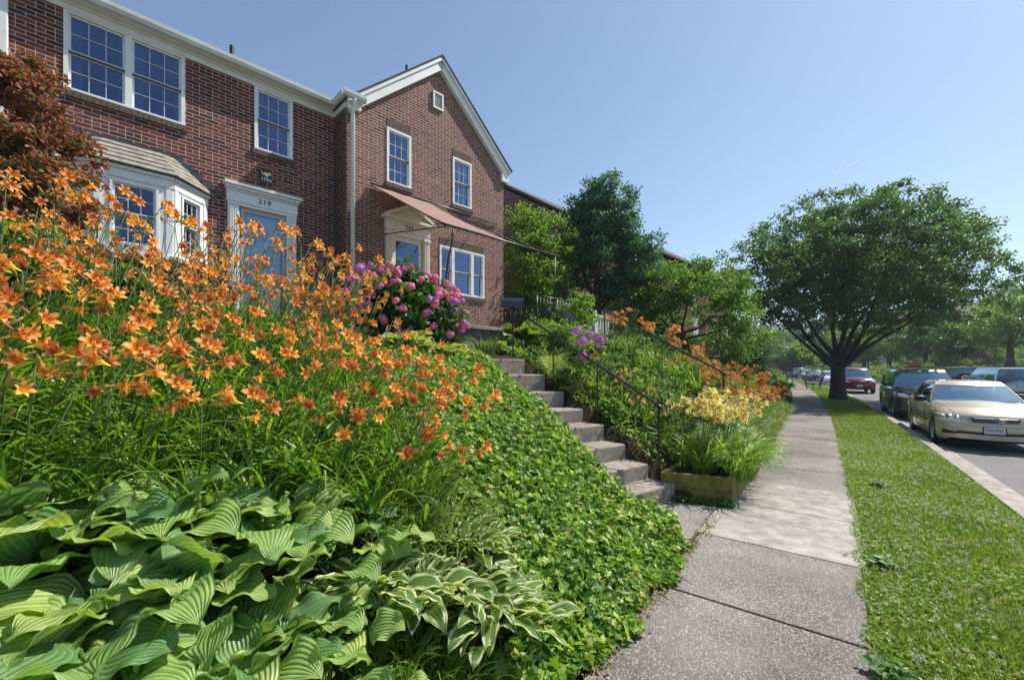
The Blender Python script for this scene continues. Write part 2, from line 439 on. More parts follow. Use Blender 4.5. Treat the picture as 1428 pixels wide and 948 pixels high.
def glassmat(name, tint, refl=.45):
    m, nt, out = nmat(name)
    t = nt.nodes.new('ShaderNodeBsdfTransparent'); t.inputs[0].default_value = c4(tint)
    g = nt.nodes.new('ShaderNodeBsdfGlossy'); g.inputs['Roughness'].default_value = .03; g.inputs[0].default_value = (.42, .56, .85, 1)
    L(nt, bump(nt, noise(nt, 2.6, 3, .6, objco(nt)), .22, .05), g.inputs['Normal'])
    lw = nt.nodes.new('ShaderNodeLayerWeight'); lw.inputs[0].default_value = refl
    f = math_(nt, 'ADD', math_(nt, 'MULTIPLY', lw.outputs['Facing'], .8), .12)
    mx = nt.nodes.new('ShaderNodeMixShader'); L(nt, f, mx.inputs[0])
    L(nt, t.outputs[0], mx.inputs[1]); L(nt, g.outputs[0], mx.inputs[2]); L(nt, mx.outputs[0], out.inputs[0]); return m
M_glass = glassmat('window_glass', (.22, .36, .65))

def wall_panel(mb, x0, x1, z0, z1, y, holes, rev=.09, thick=.25):
    """brick front in plane y with openings, their reveals going back by rev"""
    xs = sorted({x0, x1} | {h[0] for h in holes} | {h[1] for h in holes}); zs = sorted({z0, z1} | {h[2] for h in holes} | {h[3] for h in holes})
    for i in range(len(xs)-1):
        for j in range(len(zs)-1):
            cx, cz = (xs[i]+xs[i+1])/2, (zs[j]+zs[j+1])/2
            if any(h[0] < cx < h[1] and h[2] < cz < h[3] for h in holes): continue
            mb.add([(xs[i], y, zs[j]), (xs[i+1], y, zs[j]), (xs[i+1], y, zs[j+1]), (xs[i], y, zs[j+1])], [(0, 1, 2, 3)])
    for a, b, c, d in holes:
        mb.add([(a, y, c), (b, y, c), (b, y, d), (a, y, d), (a, y+rev, c), (b, y+rev, c), (b, y+rev, d), (a, y+rev, d)],
               [(0, 4, 5, 1), (1, 5, 6, 2), (2, 6, 7, 3), (3, 7, 4, 0)])

def window(parent, org, a, b, c, d, y, M=None, units=1, case=.055, grid=(3, 2), curtain=True, white=None, sill=True, widths=None):
    """double hung window filling opening a..b x c..d in plane y; its sash, pane, sill and curtain are its sub-parts"""
    W = white or M_white
    def T(mb):
        if M is not None: mb.v = [tuple(M @ Vector(v)) for v in mb.v]
        return mb
    f = MB(org); y0, y1 = y-.022, y+.07
    f.box(a, b, y0, y1, d-case, d); f.box(a, b, y0-.01, y1, c, c+case*.7)
    f.box(a, a+case, y0+.001, y1, c+case*.7, d-case); f.box(b-case, b, y0+.001, y1, c+case*.7, d-case)
    edges = [a+case]; tot = b-a-2*case; mu = .09 if units > 1 else 0
    ws = widths or [1/units]*units; free = tot-mu*(units-1); spans = []; x = a+case
    for i, w_ in enumerate(ws):
        spans.append((x, x+free*w_)); x += free*w_
        if i < units-1: f.box(x, x+mu, y0+.002, y1, c+case*.7, d-case); x += mu
    fo = T(f).build('window', W, parent)
    sb = MB(org); rb = MB(org); pb = MB(org); cb = MB(org); rm = MB(org)
    for (p, q) in spans:
        lo, hi = c+case*.7, d-case; mid = (lo+hi)/2
        for (z0, z1, yy) in ((mid, hi, y+.02), (lo, mid, y+.045)):
            st = .03
            sb.box(p, p+st, yy, yy+.03, z0, z1); sb.box(q-st, q, yy, yy+.03, z0, z1)
            sb.box(p+st, q-st, yy+.001, yy+.03, z1-st, z1); sb.box(p+st, q-st, yy+.001, yy+.03, z0, z0+st)
            gx, gz = grid
            for i in range(1, gx): xx = p+st+(q-p-2*st)*i/gx; sb.box(xx-.004, xx+.004, yy+.008, yy+.018, z0+st, z1-st)
            for j in range(1, gz): zz = z0+st+(z1-z0-2*st)*j/gz; sb.box(p+st, q-st, yy+.007, yy+.017, zz-.004, zz+.004)
            pb.add([(p+st, yy+.02, z0+st), (q-st, yy+.02, z0+st), (q-st, yy+.02, z1-st), (p+st, yy+.02, z1-st)], [(0, 1, 2, 3)])
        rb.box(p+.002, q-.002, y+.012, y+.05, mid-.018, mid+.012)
        if curtain:
            for side in (0, 1):
                k = 9; wd = (q-p)*(.22 if side == 0 else .10); xs = [(p+.01+wd*i/k) if side == 0 else (q-.01-wd*i/k) for i in range(k+1)]
                vs = [(xx, y+.16+.02*(i % 2), zz) for i, xx in enumerate(xs) for zz in (lo, hi)]
                cb.add(vs, [(2*i, 2*i+2, 2*i+3, 2*i+1) for i in range(k)])
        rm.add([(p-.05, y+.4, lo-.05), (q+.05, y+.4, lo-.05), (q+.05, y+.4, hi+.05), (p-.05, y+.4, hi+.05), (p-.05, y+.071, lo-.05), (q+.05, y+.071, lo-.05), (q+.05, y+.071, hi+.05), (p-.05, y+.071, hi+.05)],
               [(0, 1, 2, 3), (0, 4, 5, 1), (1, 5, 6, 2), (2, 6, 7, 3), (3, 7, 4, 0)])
    T(sb).build('sash', W, fo); T(rb).build('meeting_rail', M_sashd, fo); T(pb).build('pane', M_glass, fo)
    if curtain: T(cb).build('curtain', M_curtain, fo)
    T(rm).build('dark_room_box', M_room, fo)  # near-black box standing in for the unlit room behind the pane
    if sill:
        s_ = MB(org); n = int((b-a+.08)/.075)
        for i in range(n):
            xx = a-.04+(b-a+.08)*i/n; s_.box(xx+.003, xx+(b-a+.08)/n-.003, y-.045, y+.05, c-.105, c-.002)
        T(s_).build('sill', M_rowlock, fo)
    return fo

def text(name, s, size, mat, parent, x, y, z, org, ext=.008, font_w=None):
    cu = bpy.data.curves.new(name, 'FONT'); cu.body = s; cu.size = size; cu.extrude = ext; cu.align_x = 'CENTER'; cu.align_y = 'CENTER'
    if font_w: cu.space_character = font_w
    o = bpy.data.objects.new(name, cu); COL.objects.link(o)
    dg = bpy.context.evaluated_depsgraph_get(); me = bpy.data.meshes.new_from_object(o.evaluated_get(dg))
    bpy.data.objects.remove(o)
    me.materials.clear(); me.materials.append(mat)
    o = bpy.data.objects.new(name, me); COL.objects.link(o)
    o.rotation_euler = (R(90), 0, 0); o.location = (x-org[0], y-org[1], z-org[2]); o.parent = parent
    return o

# ---- house 219, eaves parallel to the street
ORG = (1.5, 9.8, 2.2)
A = thing('brick_row_house', 'dark red brick row house numbered 219 with a white bay window and an eagle plaque', 'house', house(*ORG), HA)
y = 9.8
holes = [(-.34, 1.2, 6.04, 7.32), (2.32, 3.04, 6.04, 7.32), (2.08, 2.9, 2.6, 4.8), (-.3, 1.2, 3.55, 4.6)]
mb = MB(ORG); wall_panel(mb, -5.5, 3.95, 1.7, 7.37, y, holes)
mb.add([(3.95, 9.8, 1.7), (3.95, 9.2, 1.7), (3.95, 9.2, 7.37), (3.95, 9.8, 7.37)], [(0, 1, 2, 3)])
mb.box(-5.5, -5.3, 9.81, 19, 1.7, 7.4); mb.box(-5.3, 3.9, 18.9, 19.1, 1.7, 7.4)
mb.build('wall', M_brickD, A)
fr = MB(ORG)
fr.box(-5.5, 3.93, 9.765, 9.85, 7.30, 7.44); fr.box(-5.5, 3.86, 9.62, 9.9, 7.442, 7.48); fr.box(-5.5, 3.9, 9.735, 9.764, 7.39, 7.44)
fr.box(3.905, 4.02, 9.165, 9.764, 7.30, 7.44); fr.box(3.87, 4.28, 9.05, 9.764, 7.443, 7.481)
fr.box(4.021, 4.25, 9.10, 9.198, 7.30, 7.44)
fr.build('frieze', M_white, A)
gt = MB(ORG)
prof = [(0, .0), (-.085, .0), (-.11, .06), (-.115, .125), (-.10, .125), (-.095, .06), (-.08, .012), (0, .012)]
gt.prism([(9.62+p[0], 7.44+p[1]) for p in prof], 0, -5.5, 3.80)
gt.prism([(p[0]+3.90, 7.44+p[1]) for p in prof], 1, 9.04, 9.62)
gt.prism([(9.04+p[0], 7.44+p[1]) for p in prof], 0, 3.785, 4.30)
gt.build('gutter', M_gut, A)
rf = MB(ORG)
rf.add([(-5.6, 9.53, 7.56), (3.95, 9.53, 7.56), (3.95, 14.5, 10.35), (-5.6, 14.5, 10.35), (3.95, 19.4, 7.6), (-5.6, 19.4, 7.6),
        (-5.6, 9.53, 7.49), (3.95, 9.53, 7.49)], [(0, 1, 2, 3), (3, 2, 4, 5), (6, 7, 1, 0)])
rfo = rf.build('roof', M_roof, A)
vp = MB(ORG); vp.tube([(2.37, 12, 8.6), (2.37, 12, 9.32)], .05, 10); vp.build('vent_pipe', M_dark, rfo)
ds = MB(ORG); ds.box(-1.0, -.9, 9.70, 9.77, 2.2, 7.5); ds.build('downspout', M_white, A, bevel=.015)
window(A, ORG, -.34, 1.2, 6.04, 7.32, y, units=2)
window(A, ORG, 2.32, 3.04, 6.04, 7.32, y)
# plaque
pq = MB(ORG); pq.prism([(2.42, 5.66), (2.64, 5.66), (2.64, 5.38), (2.42, 5.38)][::-1], 1, 9.775, 9.80)
pl = pq.build('plaque', M_dark, A)
eg = MB(ORG)
eg.prism([(2.435, 5.63), (2.455, 5.60), (2.475, 5.58), (2.50, 5.60), (2.525, 5.615), (2.535, 5.598), (2.555, 5.605), (2.60, 5.62), (2.625, 5.60), (2.61, 5.565), (2.585, 5.57), (2.565, 5.545), (2.55, 5.52), (2.52, 5.525), (2.505, 5.55), (2.47, 5.55), (2.445, 5.575), (2.44, 5.6)], 1, 9.765, 9.774)
eg.build('eagle', M_gold, pl)
text('year', '1794', .10, M_wtxt, pl, 2.53, 9.773, 5.455, ORG)
# door 219
dsu = MB(ORG)
dsu.box(1.86, 2.05, 9.735, 9.81, 2.5, 4.86); dsu.box(2.91, 3.10, 9.735, 9.81, 2.5, 4.86)
for x0 in (1.86, 2.91):
    for k in range(4): dsu.box(x0+.03+k*.037, x0+.05+k*.037, 9.722, 9.736, 2.75, 4.78)
    dsu.box(x0-.01, x0+.2, 9.72, 9.8, 4.80, 4.84)
dsu.box(2.05, 2.91, 9.74, 9.86, 4.80, 4.861)
dsu.box(1.84, 3.12, 9.725, 9.81, 4.863, 5.06); dsu.box(1.83, 3.13, 9.70, 9.81, 5.062, 5.10)
dsu.box(1.81, 3.15, 9.65, 9.81, 5.102, 5.15); dsu.box(1.78, 3.18, 9.60, 9.81, 5.152, 5.21)
dso = dsu.build('door_surround', M_white, A, bevel=.006)
text('house_number', '219', .135, M_ink, dso, 2.49, 9.722, 4.965, ORG, font_w=1.25)
dd = MB(ORG); dd.box(2.17, 2.82, 9.845, 9.88, 2.6, 4.72); do = dd.build('door', M_door, A)
fl = MB(ORG)
cx, cz, r_ = 2.495, 4.2, .235
for k in range(7):
    a0, a1 = math.pi*k/7+.05, math.pi*(k+1)/7-.05
    pts = [(cx+rr*math.cos(t_), cz+rr*math.sin(t_)) for rr, t_ in ((.09, a0), (r_, a0), (r_, (a0+a1)/2), (r_, a1), (.09, a1))]
    fl.prism(pts, 1, 9.835, 9.844)
pts = [(cx+.07*math.cos(math.pi*k/8), cz+.07*math.sin(math.pi*k/8)) for k in range(9)]
fl.prism(pts, 1, 9.835, 9.844)
fl.build('fanlight', M_curtain, do)
kn = MB(ORG); kn.lathe([(.0, 0), (.02, .01), (.03, .03), (.02, .05), (0, .055)], 12, Matrix.Translation((2.24, 9.84, 3.6)) @ Matrix.Rotation(R(90), 4, 'X')); kn.build('handle', M_gold, do, smooth=True)
stf = MB(ORG)
stf.box(2.08, 2.15, 9.79, 9.83, 2.6, 4.795); stf.box(2.83, 2.9, 9.79, 9.83, 2.6, 4.795); stf.box(2.15, 2.83, 9.791, 9.83, 4.71, 4.795); stf.box(2.15, 2.83, 9.791, 9.83, 3.3, 3.38)
sto = stf.build('storm_door', M_storm, A)
pg = MB(ORG); pg.add([(2.15, 9.81, 3.38), (2.83, 9.81, 3.38), (2.83, 9.81, 4.71), (2.15, 9.81, 4.71)], [(0, 1, 2, 3)]); pg.build('pane', glassmat('storm_glass', (.75, .85, .9), .2), sto)
# bay window
def bay():
    o = MB(ORG)
    F0, F1 = (-.02, 9.27), (.98, 9.27); W0, W1 = (-.58, 9.8), (1.54, 9.8)
    def seg(p, q, z0, z1, off=0., holes=()):
        p = Vector((*p, 0)); q = Vector((*q, 0)); d = (q-p); ln = d.length; d.normalize(); n = Vector((d.y, -d.x, 0))
        M = Matrix.Translation(p + n*off) @ Matrix(((d.x, -n.x, 0, 0), (d.y, -n.y, 0, 0), (0, 0, 1, 0), (0, 0, 0, 1)))
        return M, ln
    fr_ = MB(ORG); wins = []
    for (p, q, a, b) in ((F0, F1, .20, .80), (F1, W1, .16, .60), (W0, F0, .17, .61)):
        M, ln = seg(p, q, 0, 0)
        t = MB(); wall_panel(t, 0, ln, 3.50, 4.86, 0, [(a, b, 3.60, 4.62)], rev=.05)
        t.box(0, ln, -.018, -.001, 4.66, 4.80); t.box(-.01, ln+.01, -.05, 0, 4.80, 4.855); t.box(-.02, ln+.02, -.06, 0, 3.44, 3.50)
        t.box(.02, .10, -.012, -.001, 3.5, 4.66); t.box(ln-.10, ln-.02, -.012, -.001, 3.5, 4.66)
        fr_.add([M @ Vector(v) for v in t.v], t.f)
        wins.append((M, a, b))
    bo = fr_.build('bay_window', M_white, A)
    # hipped bay roof with courses
    rb = MB(ORG)
    B = [(-.72, 9.8, 4.86), (-.08, 9.17, 4.86), (1.04, 9.17, 4.86), (1.68, 9.8, 4.86)]; Tp = [(-.1, 9.8, 5.4), (.12, 9.74, 5.4), (.84, 9.74, 5.4), (1.06, 9.8, 5.4)]
    K = 5
    for k in range(K):
        u0, u1 = k/K, (k+1)/K
        lo = [Vector(b).lerp(Vector(t), u0) for b, t in zip(B, Tp)]; hi = [Vector(b).lerp(Vector(t), u1) for b, t in zip(B, Tp)]
        up = [v+Vector((0, -.006, .022)) for v in lo]
        hi = [v+Vector((0, 0, .002)) for v in hi]
        rb.add(lo+up+hi, [(i, i+1, 5+i, 4+i) for i in range(3)] + [(4+i, 5+i, 9+i, 8+i) for i in range(3)])
    rb.add(Tp, [(0, 1, 2, 3)])
    rb.build('bay_roof', M_slate, bo)
    fs_ = MB(ORG)
    for k in range(5): fs_.box(1.0+k*.15, 1.17+k*.15, 9.775-.001*k, 9.8, 5.34-k*.115, 5.47-k*.115)
    fs_.box(-.15, 1.0, 9.77, 9.8, 5.40, 5.46)
    for k in range(4): fs_.box(-.24-k*.15, -.08-k*.15, 9.775-.001*k, 9.8, 5.34-k*.115, 5.47-k*.115)
    fs_.build('flashing', M_tar, bo)
    bt = MB(ORG); bt.add([(-.58, 9.8, 3.445), (-.02, 9.26, 3.445), (.98, 9.26, 3.445), (1.54, 9.8, 3.445)], [(0, 1, 2, 3)]); bt.build('soffit', M_white, bo)
    for M, a, b in wins:
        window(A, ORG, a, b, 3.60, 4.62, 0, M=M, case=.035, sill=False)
bay()

# ---- house 217, gable to the street
ORG = (6.4, 9.2, 2.2)
B_ = thing('brick_gable_house', 'brown brick gable house numbered 217 with a pink awning over its porch', 'house', house(*ORG), HA)
y = 9.2
holes = [(4.91, 5.56, 5.98, 7.27), (6.82, 7.46, 5.97, 7.23), (6.40, 7.92, 3.56, 4.80), (5.05, 5.86, 2.5, 4.76)]
mb = MB(ORG); wall_panel(mb, 3.95, 8.68, 1.7, 7.37, y, holes)
mb.add([(3.95, y, 7.37), (8.68, y, 7.37), (6.39, y, 9.36)], [(0, 1, 2)])
mb.add([(8.68, 9.2, 1.7), (8.68, 18, 1.7), (8.68, 18, 7.37), (8.68, 9.2, 7.37)], [(0, 1, 2, 3)])
mb.add([(3.95, 9.2, 7.37), (3.95, 9.2, 1.7), (3.95, 9.79, 1.7), (3.95, 9.79, 7.37)], [(0, 1, 2, 3)])
mb.add([(8.68, 18, 1.7), (3.95, 18, 1.7), (3.95, 18, 7.37), (6.39, 18, 9.4), (8.68, 18, 7.37)], [(0, 1, 2, 3, 4)])
mb.build('wall', M_brickG, B_)
# soldier courses above openings
SOLD = []
for a, b, z in ((4.91, 5.56, 7.275), (6.82, 7.46, 7.235), (6.40, 7.92, 4.805)):
    sdc = MB(ORG); n = int((b-a)/.07)
    for i in range(n): sdc.box(a+(b-a)*i/n+.005, a+(b-a)*(i+1)/n-.005, 9.188, 9.199, z, z+.2)
    SOLD.append(sdc)
w_a = window(B_, ORG, 4.91, 5.56, 5.98, 7.27, y); w_b = window(B_, ORG, 6.82, 7.46, 5.97, 7.23, y)
w_c = window(B_, ORG, 6.40, 7.92, 3.56, 4.80, y, units=3, grid=(1, 1), widths=[.27, .46, .27])
for s_, w_ in zip(SOLD, (w_a, w_b, w_c)): s_.build('lintel', M_rowlock, w_)
# rakes and roof
rk = MB(ORG); sl = Vector((2.33, 0, 2.2)).normalized()
def rake(x0, z0, x1, z1, w_, ya, yb, mb_):
    d = Vector((x1-x0, 0, z1-z0)).normalized(); n = Vector((-d.z, 0, d.x)) if d.x > 0 else Vector((d.z, 0, -d.x))
    P = [Vector((x0, 0, z0)), Vector((x1, 0, z1)), Vector((x1, 0, z1))-n*w_, Vector((x0, 0, z0))-n*w_]
    mb_.prism([(p.x, p.z) for p in P], 1, ya, yb)
rake(3.9, 7.36, 6.39, 9.53, .20, 9.09, 9.199, rk); rake(6.39, 9.53, 8.86, 7.34, .20, 9.09, 9.199, rk)
rake(3.9, 7.42, 6.39, 9.59, .07, 9.05, 9.088, rk); rake(6.39, 9.59, 8.88, 7.39, .07, 9.05, 9.088, rk)
rk.box(8.55, 8.80, 9.10, 9.198, 7.08, 7.36); rk.box(8.681, 8.84, 9.2, 18, 7.26, 7.36)
rk.build('rake_board', M_white, B_)
rf = MB(ORG)
for sgn in (-1, 1):
    e = 6.39+sgn*2.5
    rf.add([(6.39, 9.03, 9.60), (e, 9.03, 7.41), (e, 18.3, 7.41), (6.39, 18.3, 9.60), (6.39, 9.03, 9.64), (e+sgn*.02, 9.03, 7.44), (e+sgn*.02, 18.3, 7.44), (6.39, 18.3, 9.64)],
           [(0, 1, 2, 3), (4, 7, 6, 5), (0, 4, 5, 1), (1, 5, 6, 2), (2, 6, 7, 3)])
rfo = rf.build('roof', M_roof, B_)
vp = MB(ORG); vp.tube([(5.86, 9.9, 9.0), (5.86, 9.9, 9.52)], .04, 10); vp.build('vent_pipe', M_dark, rfo)
vt = MB(ORG)
vt.box(6.19, 6.5, 9.15, 9.199, 8.26, 8.30); vt.box(6.19, 6.5, 9.15, 9.199, 8.65, 8.69); vt.box(6.19, 6.23, 9.151, 9.199, 8.3, 8.65); vt.box(6.46, 6.5, 9.151, 9.199, 8.3, 8.65)
for k in range(7):
    z = 8.31+k*.049; vt.add([(6.23, 9.165, z), (6.46, 9.165, z), (6.46, 9.195, z+.035), (6.23, 9.195, z+.035), (6.23, 9.168, z-.006), (6.46, 9.168, z-.006), (6.46, 9.198, z+.029), (6.23, 9.198, z+.029)], [(0, 1, 2, 3), (7, 6, 5, 4), (0, 4, 5, 1)])
vt.build('gable_vent', M_white, B_)
ds = MB(ORG); ds.tube([(4.06, 8.99, 7.47), (4.06, 9.02, 7.36), (4.06, 9.12, 7.22), (4.06, 9.13, 2.3)], .045, 10); ds.build('downspout', M_white, B_, smooth=True)
# door 217
su = MB(ORG)
su.box(4.86, 5.03, 9.12, 9.21, 2.5, 4.86); su.box(5.88, 6.05, 9.12, 9.21, 2.5, 4.86)
for x0 in (4.86, 5.88):
    for k in range(3): su.box(x0+.03+k*.045, x0+.05+k*.045, 9.107, 9.121, 2.7, 4.7)
    su.box(x0-.02, x0+.19, 9.09, 9.2, 4.74, 4.79)
su.box(4.84, 6.07, 9.11, 9.21, 4.862, 5.10); su.box(5.03, 5.88, 9.125, 9.23, 4.76, 4.861)
su.box(4.76, 6.15, 8.98, 9.21, 5.102, 5.16)
su.prism([(4.80, 5.162), (6.11, 5.162), (5.455, 5.50)], 1, 9.08, 9.20)
for a, b in (((4.74, 5.162), (5.455, 5.545)), ((6.17, 5.162), (5.455, 5.545))):
    s_ = 1 if a[0] < b[0] else -1
    su.prism([a, b, (b[0], b[1]-.07), (a[0]+s_*.12, a[1])], 1, 8.97, 9.199)
suo = su.build('door_surround', M_cream, B_, bevel=.005)
text('house_number', '217', .13, M_ink, suo, 5.46, 9.105, 4.985, ORG, font_w=1.15)
dd = MB(ORG); dd.box(5.12, 5.79, 9.235, 9.28, 2.5, 4.72); do = dd.build('door', simple('dark_blue_door', (.03, .035, .06), .35), B_)
stf = MB(ORG)
stf.box(5.05, 5.14, 9.19, 9.23, 2.5, 4.755); stf.box(5.77, 5.86, 9.19, 9.23, 2.5, 4.755); stf.box(5.14, 5.77, 9.191, 9.23, 4.65, 4.755); stf.box(5.14, 5.77, 9.191, 9.23, 3.2, 3.28)
sto = stf.build('storm_door', M_cream, B_)
pg = MB(ORG); pg.add([(5.14, 9.21, 3.28), (5.77, 9.21, 3.28), (5.77, 9.21, 4.65), (5.14, 9.21, 4.65)], [(0, 1, 2, 3)]); pg.build('pane', M_glass, sto)
# porch slab and stone base
pr = MB(ORG); pr.box(4.3, 8.6, 6.45, 9.195, 2.37, 2.44); po = pr.build('porch', M_step, B_, bevel=.01)
pb = MB(ORG); pb.box(4.4, 8.5, 6.52, 9.19, 1.6, 2.368); pb.build('porch_base', simple('dark_stone_base', (.10, .10, .11), .85, var=.6, scale=5, bmp=.8), po)
# porch railing
def railing(parent, x0, x1, yy, z0, z1, org):
    rl = MB(org); rl.tube([(x0, yy, z1), (x1, yy, z1)], .018, 8); rl.tube([(x0, yy, z0+.1), (x1, yy, z0+.1)], .012, 6); rl.tube([(x0, yy, z1-.12), (x1, yy, z1-.12)], .01, 6)
    n = int((x1-x0)/.11)
    for i in range(n+1):
        xx = x0+(x1-x0)*i/n; rl.tube([(xx, yy, z0 if i % 6 == 0 else z0+.1), (xx, yy, z1)], .016 if i % 6 == 0 else .007, 6)
        if i < n and i % 2 == 0:
            c = [(xx+(x1-x0)/n*.5+.035*math.cos(a), yy, (z0+z1)/2+.05*math.sin(a)) for a in np.linspace(0, 2*math.pi, 11)]
            rl.tube(c, .005, 5)
    return rl.build('porch_railing', M_dark, parent, smooth=True)
railing(B_, 7.25, 8.45, 6.56, 2.44, 3.26, ORG)
rl = MB(ORG)
for i in range(13):
    yy = 6.6+2.5*i/12; rl.tube([(8.48, yy, 2.44), (8.48, yy, 3.26)], .005, 6)
rl.tube([(8.48, 6.56, 3.26), (8.48, 9.15, 3.26)], .018, 8); rl.tube([(8.48, 6.56, 2.54), (8.48, 9.15, 2.54)], .012, 8)
rl.build('porch_railing', M_dark, B_, smooth=True)
# awning
aw = thing_ = None
def awning():
    m, nt, out = nmat('faded_pink_canvas'); v = objco(nt)
    sp = nt.nodes.new('ShaderNodeSeparateXYZ'); L(nt, v, sp.inputs[0])
    st = math_(nt, 'SINE', math_(nt, 'MULTIPLY', sp.outputs[0], 60.))
    col = ramp(nt, st, [(0, (.34, .215, .185)), (.6, (.39, .255, .215)), (1, (.47, .335, .285))])
    col = mixc(nt, .5, col, ramp(nt, noise(nt, 3, 5, .6, v), [(.3, (.75, .75, .75)), (.7, (1.2, 1.2, 1.2))]), 'MULTIPLY')
    p = pbsdf(nt, col, .9, spec=.1); t = nt.nodes.new('ShaderNodeBsdfTranslucent'); L(nt, col, t.inputs[0])
    mx = nt.nodes.new('ShaderNodeMixShader'); mx.inputs[0].default_value = .2; L(nt, p.outputs[0], mx.inputs[1]); L(nt, t.outputs[0], mx.inputs[2]); L(nt, mx.outputs[0], out.inputs[0])
    c = MB(ORG); vs = []; nx, ny = 15, 9
    for i in range(nx+1):
        for j in range(ny+1):
            x = 4.52+1.5*i/nx; u = j/ny; yy = 9.16+(6.30-9.16)*u; z = 5.78+(4.21-5.78)*u - .035*math.sin(math.pi*u)-.012*abs(math.sin(math.pi*i/nx*3))
            vs.append((x, yy, z))
    fs = [(i*(ny+1)+j, i*(ny+1)+j+1, (i+1)*(ny+1)+j+1, (i+1)*(ny+1)+j) for i in range(nx) for j in range(ny)]
    b = len(vs)
    for i in range(nx*2+1):     # scalloped valance
        x = 4.52+1.5*i/(nx*2); vs += [(x, 6.30, 4.21), (x, 6.295, 4.21-.05-.03*abs(math.sin(i*math.pi/4)))]
    fs += [(b+2*i, b+2*i+1, b+2*i+3, b+2*i+2) for i in range(nx*2)]
    c.add(vs, fs)
    o = c.build('awning', m, B_, smooth=False)
    f = MB(ORG)
    f.tube([(4.5, 9.15, 5.80), (8.4, 9.15, 5.78)], .02, 8); f.tube([(4.45, 6.30, 4.19), (7.75, 6.30, 4.19)], .018, 8)
    for x in (4.52, 6.02, 6.6, 7.2, 7.72): f.tube([(x, 9.14, 5.75), (x, 6.3, 4.17)], .012, 6)
    f.tube([(4.56, 6.32, 4.17), (4.85, 9.15, 4.72)], .012, 6)
    f.tube([(4.7, 6.31, 4.18), (4.70, 6.36, 3.9), (4.66, 6.42, 3.6), (4.64, 6.45, 3.3), (4.64, 6.46, 2.3)], .017, 8)
    f.tube([(7.6, 6.31, 4.18), (7.6, 6.36, 2.44)], .010, 8)
    f.tube([(6.1, 9.14, 5.3), (6.1, 9.0, 5.2), (6.1, 7.6, 4.9)], .012, 6)
    f.build('awning_frame', M_dark, o, smooth=True)
awning()

# ---- the next row of houses, mostly behind trees
def rowhouse(x0, x1, label, org_y=10.2, mat=None):
    org = ((x0+x1)/2, org_y, 2.2)
    h = thing('brick_row_house', label, 'house', house(*org), HA, 'row houses beyond the gable house')
    mb = MB(org); ww = x1-x0
    hl = [(x0+.7, x0+1.5, 5.9, 7.1), (x1-1.5, x1-.7, 5.9, 7.1), (x0+.6, x0+2.0, 3.2, 4.6), (x1-1.6, x1-.7, 2.4, 4.6)]
    wall_panel(mb, x0, x1, 1.7, 7.4, org_y, hl)
    mb.add([(x0, org_y, 1.7), (x0, 19.3, 1.7), (x0, 19.3, 7.4), (x0, 14.8, 10.2), (x0, org_y, 7.4)], [(0, 1, 2, 3, 4)])
    mb.add([(x1, org_y, 1.7), (x1, 19.3, 1.7), (x1, 19.3, 7.4), (x1, 14.8, 10.2), (x1, org_y, 7.4)], [(4, 3, 2, 1, 0)])
    mb.build('wall', mat or M_brickD, h)
    r = MB(org); r.add([(x0-.05, org_y-.3, 7.4), (x1+.05, org_y-.3, 7.4), (x1+.05, 14.8, 10.45), (x0-.05, 14.8, 10.45), (x1+.05, 19.6, 7.5), (x0-.05, 19.6, 7.5), (x0-.05, org_y-.3, 7.3), (x1+.05, org_y-.3, 7.3), (x1+.05, 14.8, 10.3), (x0-.05, 14.8, 10.3)],
                       [(0, 1, 2, 3), (3, 2, 4, 5), (6, 7, 1, 0), (1, 7, 8, 2), (0, 3, 9, 6)]); ro = r.build('roof', M_roof, h)
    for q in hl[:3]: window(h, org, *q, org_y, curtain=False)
    d = MB(org); a, b, c, e = hl[3]; d.box(a, b, org_y+.04, org_y+.09, c, e); d.build('door', M_white, h)
rowhouse(12.6, 19.4, 'red brick row house partly hidden behind the yellow green tree beside the gable house')
rowhouse(19.5, 26.3, 'row house hidden behind the dark round tree, its porch with white railing')
rowhouse(26.4, 31.3, 'row house whose dark roof end rises above the bright maple', mat=M_brickG)
# ------------------------------------------------------------------ steps, rails, mailbox, planters
def steps():
    mb = MB(); ang = math.atan2(SE[1], SE[0])
    st = thing('concrete_steps', 'eight worn concrete steps climbing from the sidewalk to the house terrace', 'steps', (SO[0], SO[1], 0), ang)
    # local: x = up the run, y = towards the left side (b)
    for i, (a, z) in enumerate(ST):
        a1 = ST[i+1][0] if i < 7 else 4.6
        m = MB(); w0, w1 = (-.02 if i else -.06), 1.2
        m.box(a, a1+.1, w0+random.uniform(-.015, .015), w1, z-.5, z)
        # nosing lines wander a little
        o = m.build('step', M_step, st, bevel=.018)
        sub = MB()
steps()
def prail(p0, p1, top, label, mids, box=False, name='handrail', hook=True):
    """p0 lower post foot, p1 upper post foot"""
    h = thing(name, label, 'handrail', p0)
    V0, V1 = Vector((0, 0, 0)), Vector(p1)-Vector(p0)
    m = MB(); m.tube([V0-Vector((0, 0, .15)), V0+Vector((0, 0, top))], .0155, 10); m.build('post', M_dark, h, smooth=False)
    m = MB(); m.tube([V1-Vector((0, 0, .15)), V1+Vector((0, 0, top))], .0155, 10); m.build('post', M_dark, h)
    d = (V1-V0)
    a = V0+Vector((0, 0, top)); b = V1+Vector((0, 0, top)); n = (b-a).normalized()
    m = MB(); pts = [a-n*.05-Vector((0, 0, .03)), a-n*.02, a, b]
    if not box: pts += [b+Vector((n.x, n.y, 0))*.18]
    m.tube(pts, .0165, 10); m.build('rail', simple('worn_black_paint', (.03, .03, .032), .22, var=.5, scale=20), h, smooth=True)
    for f in mids:
        c = V0.lerp(V1, f); m = MB(); m.tube([c-Vector((0, 0, .35)), c+Vector((0, 0, top-.01))], .009, 8); m.build('baluster', M_dark, h)
    return h
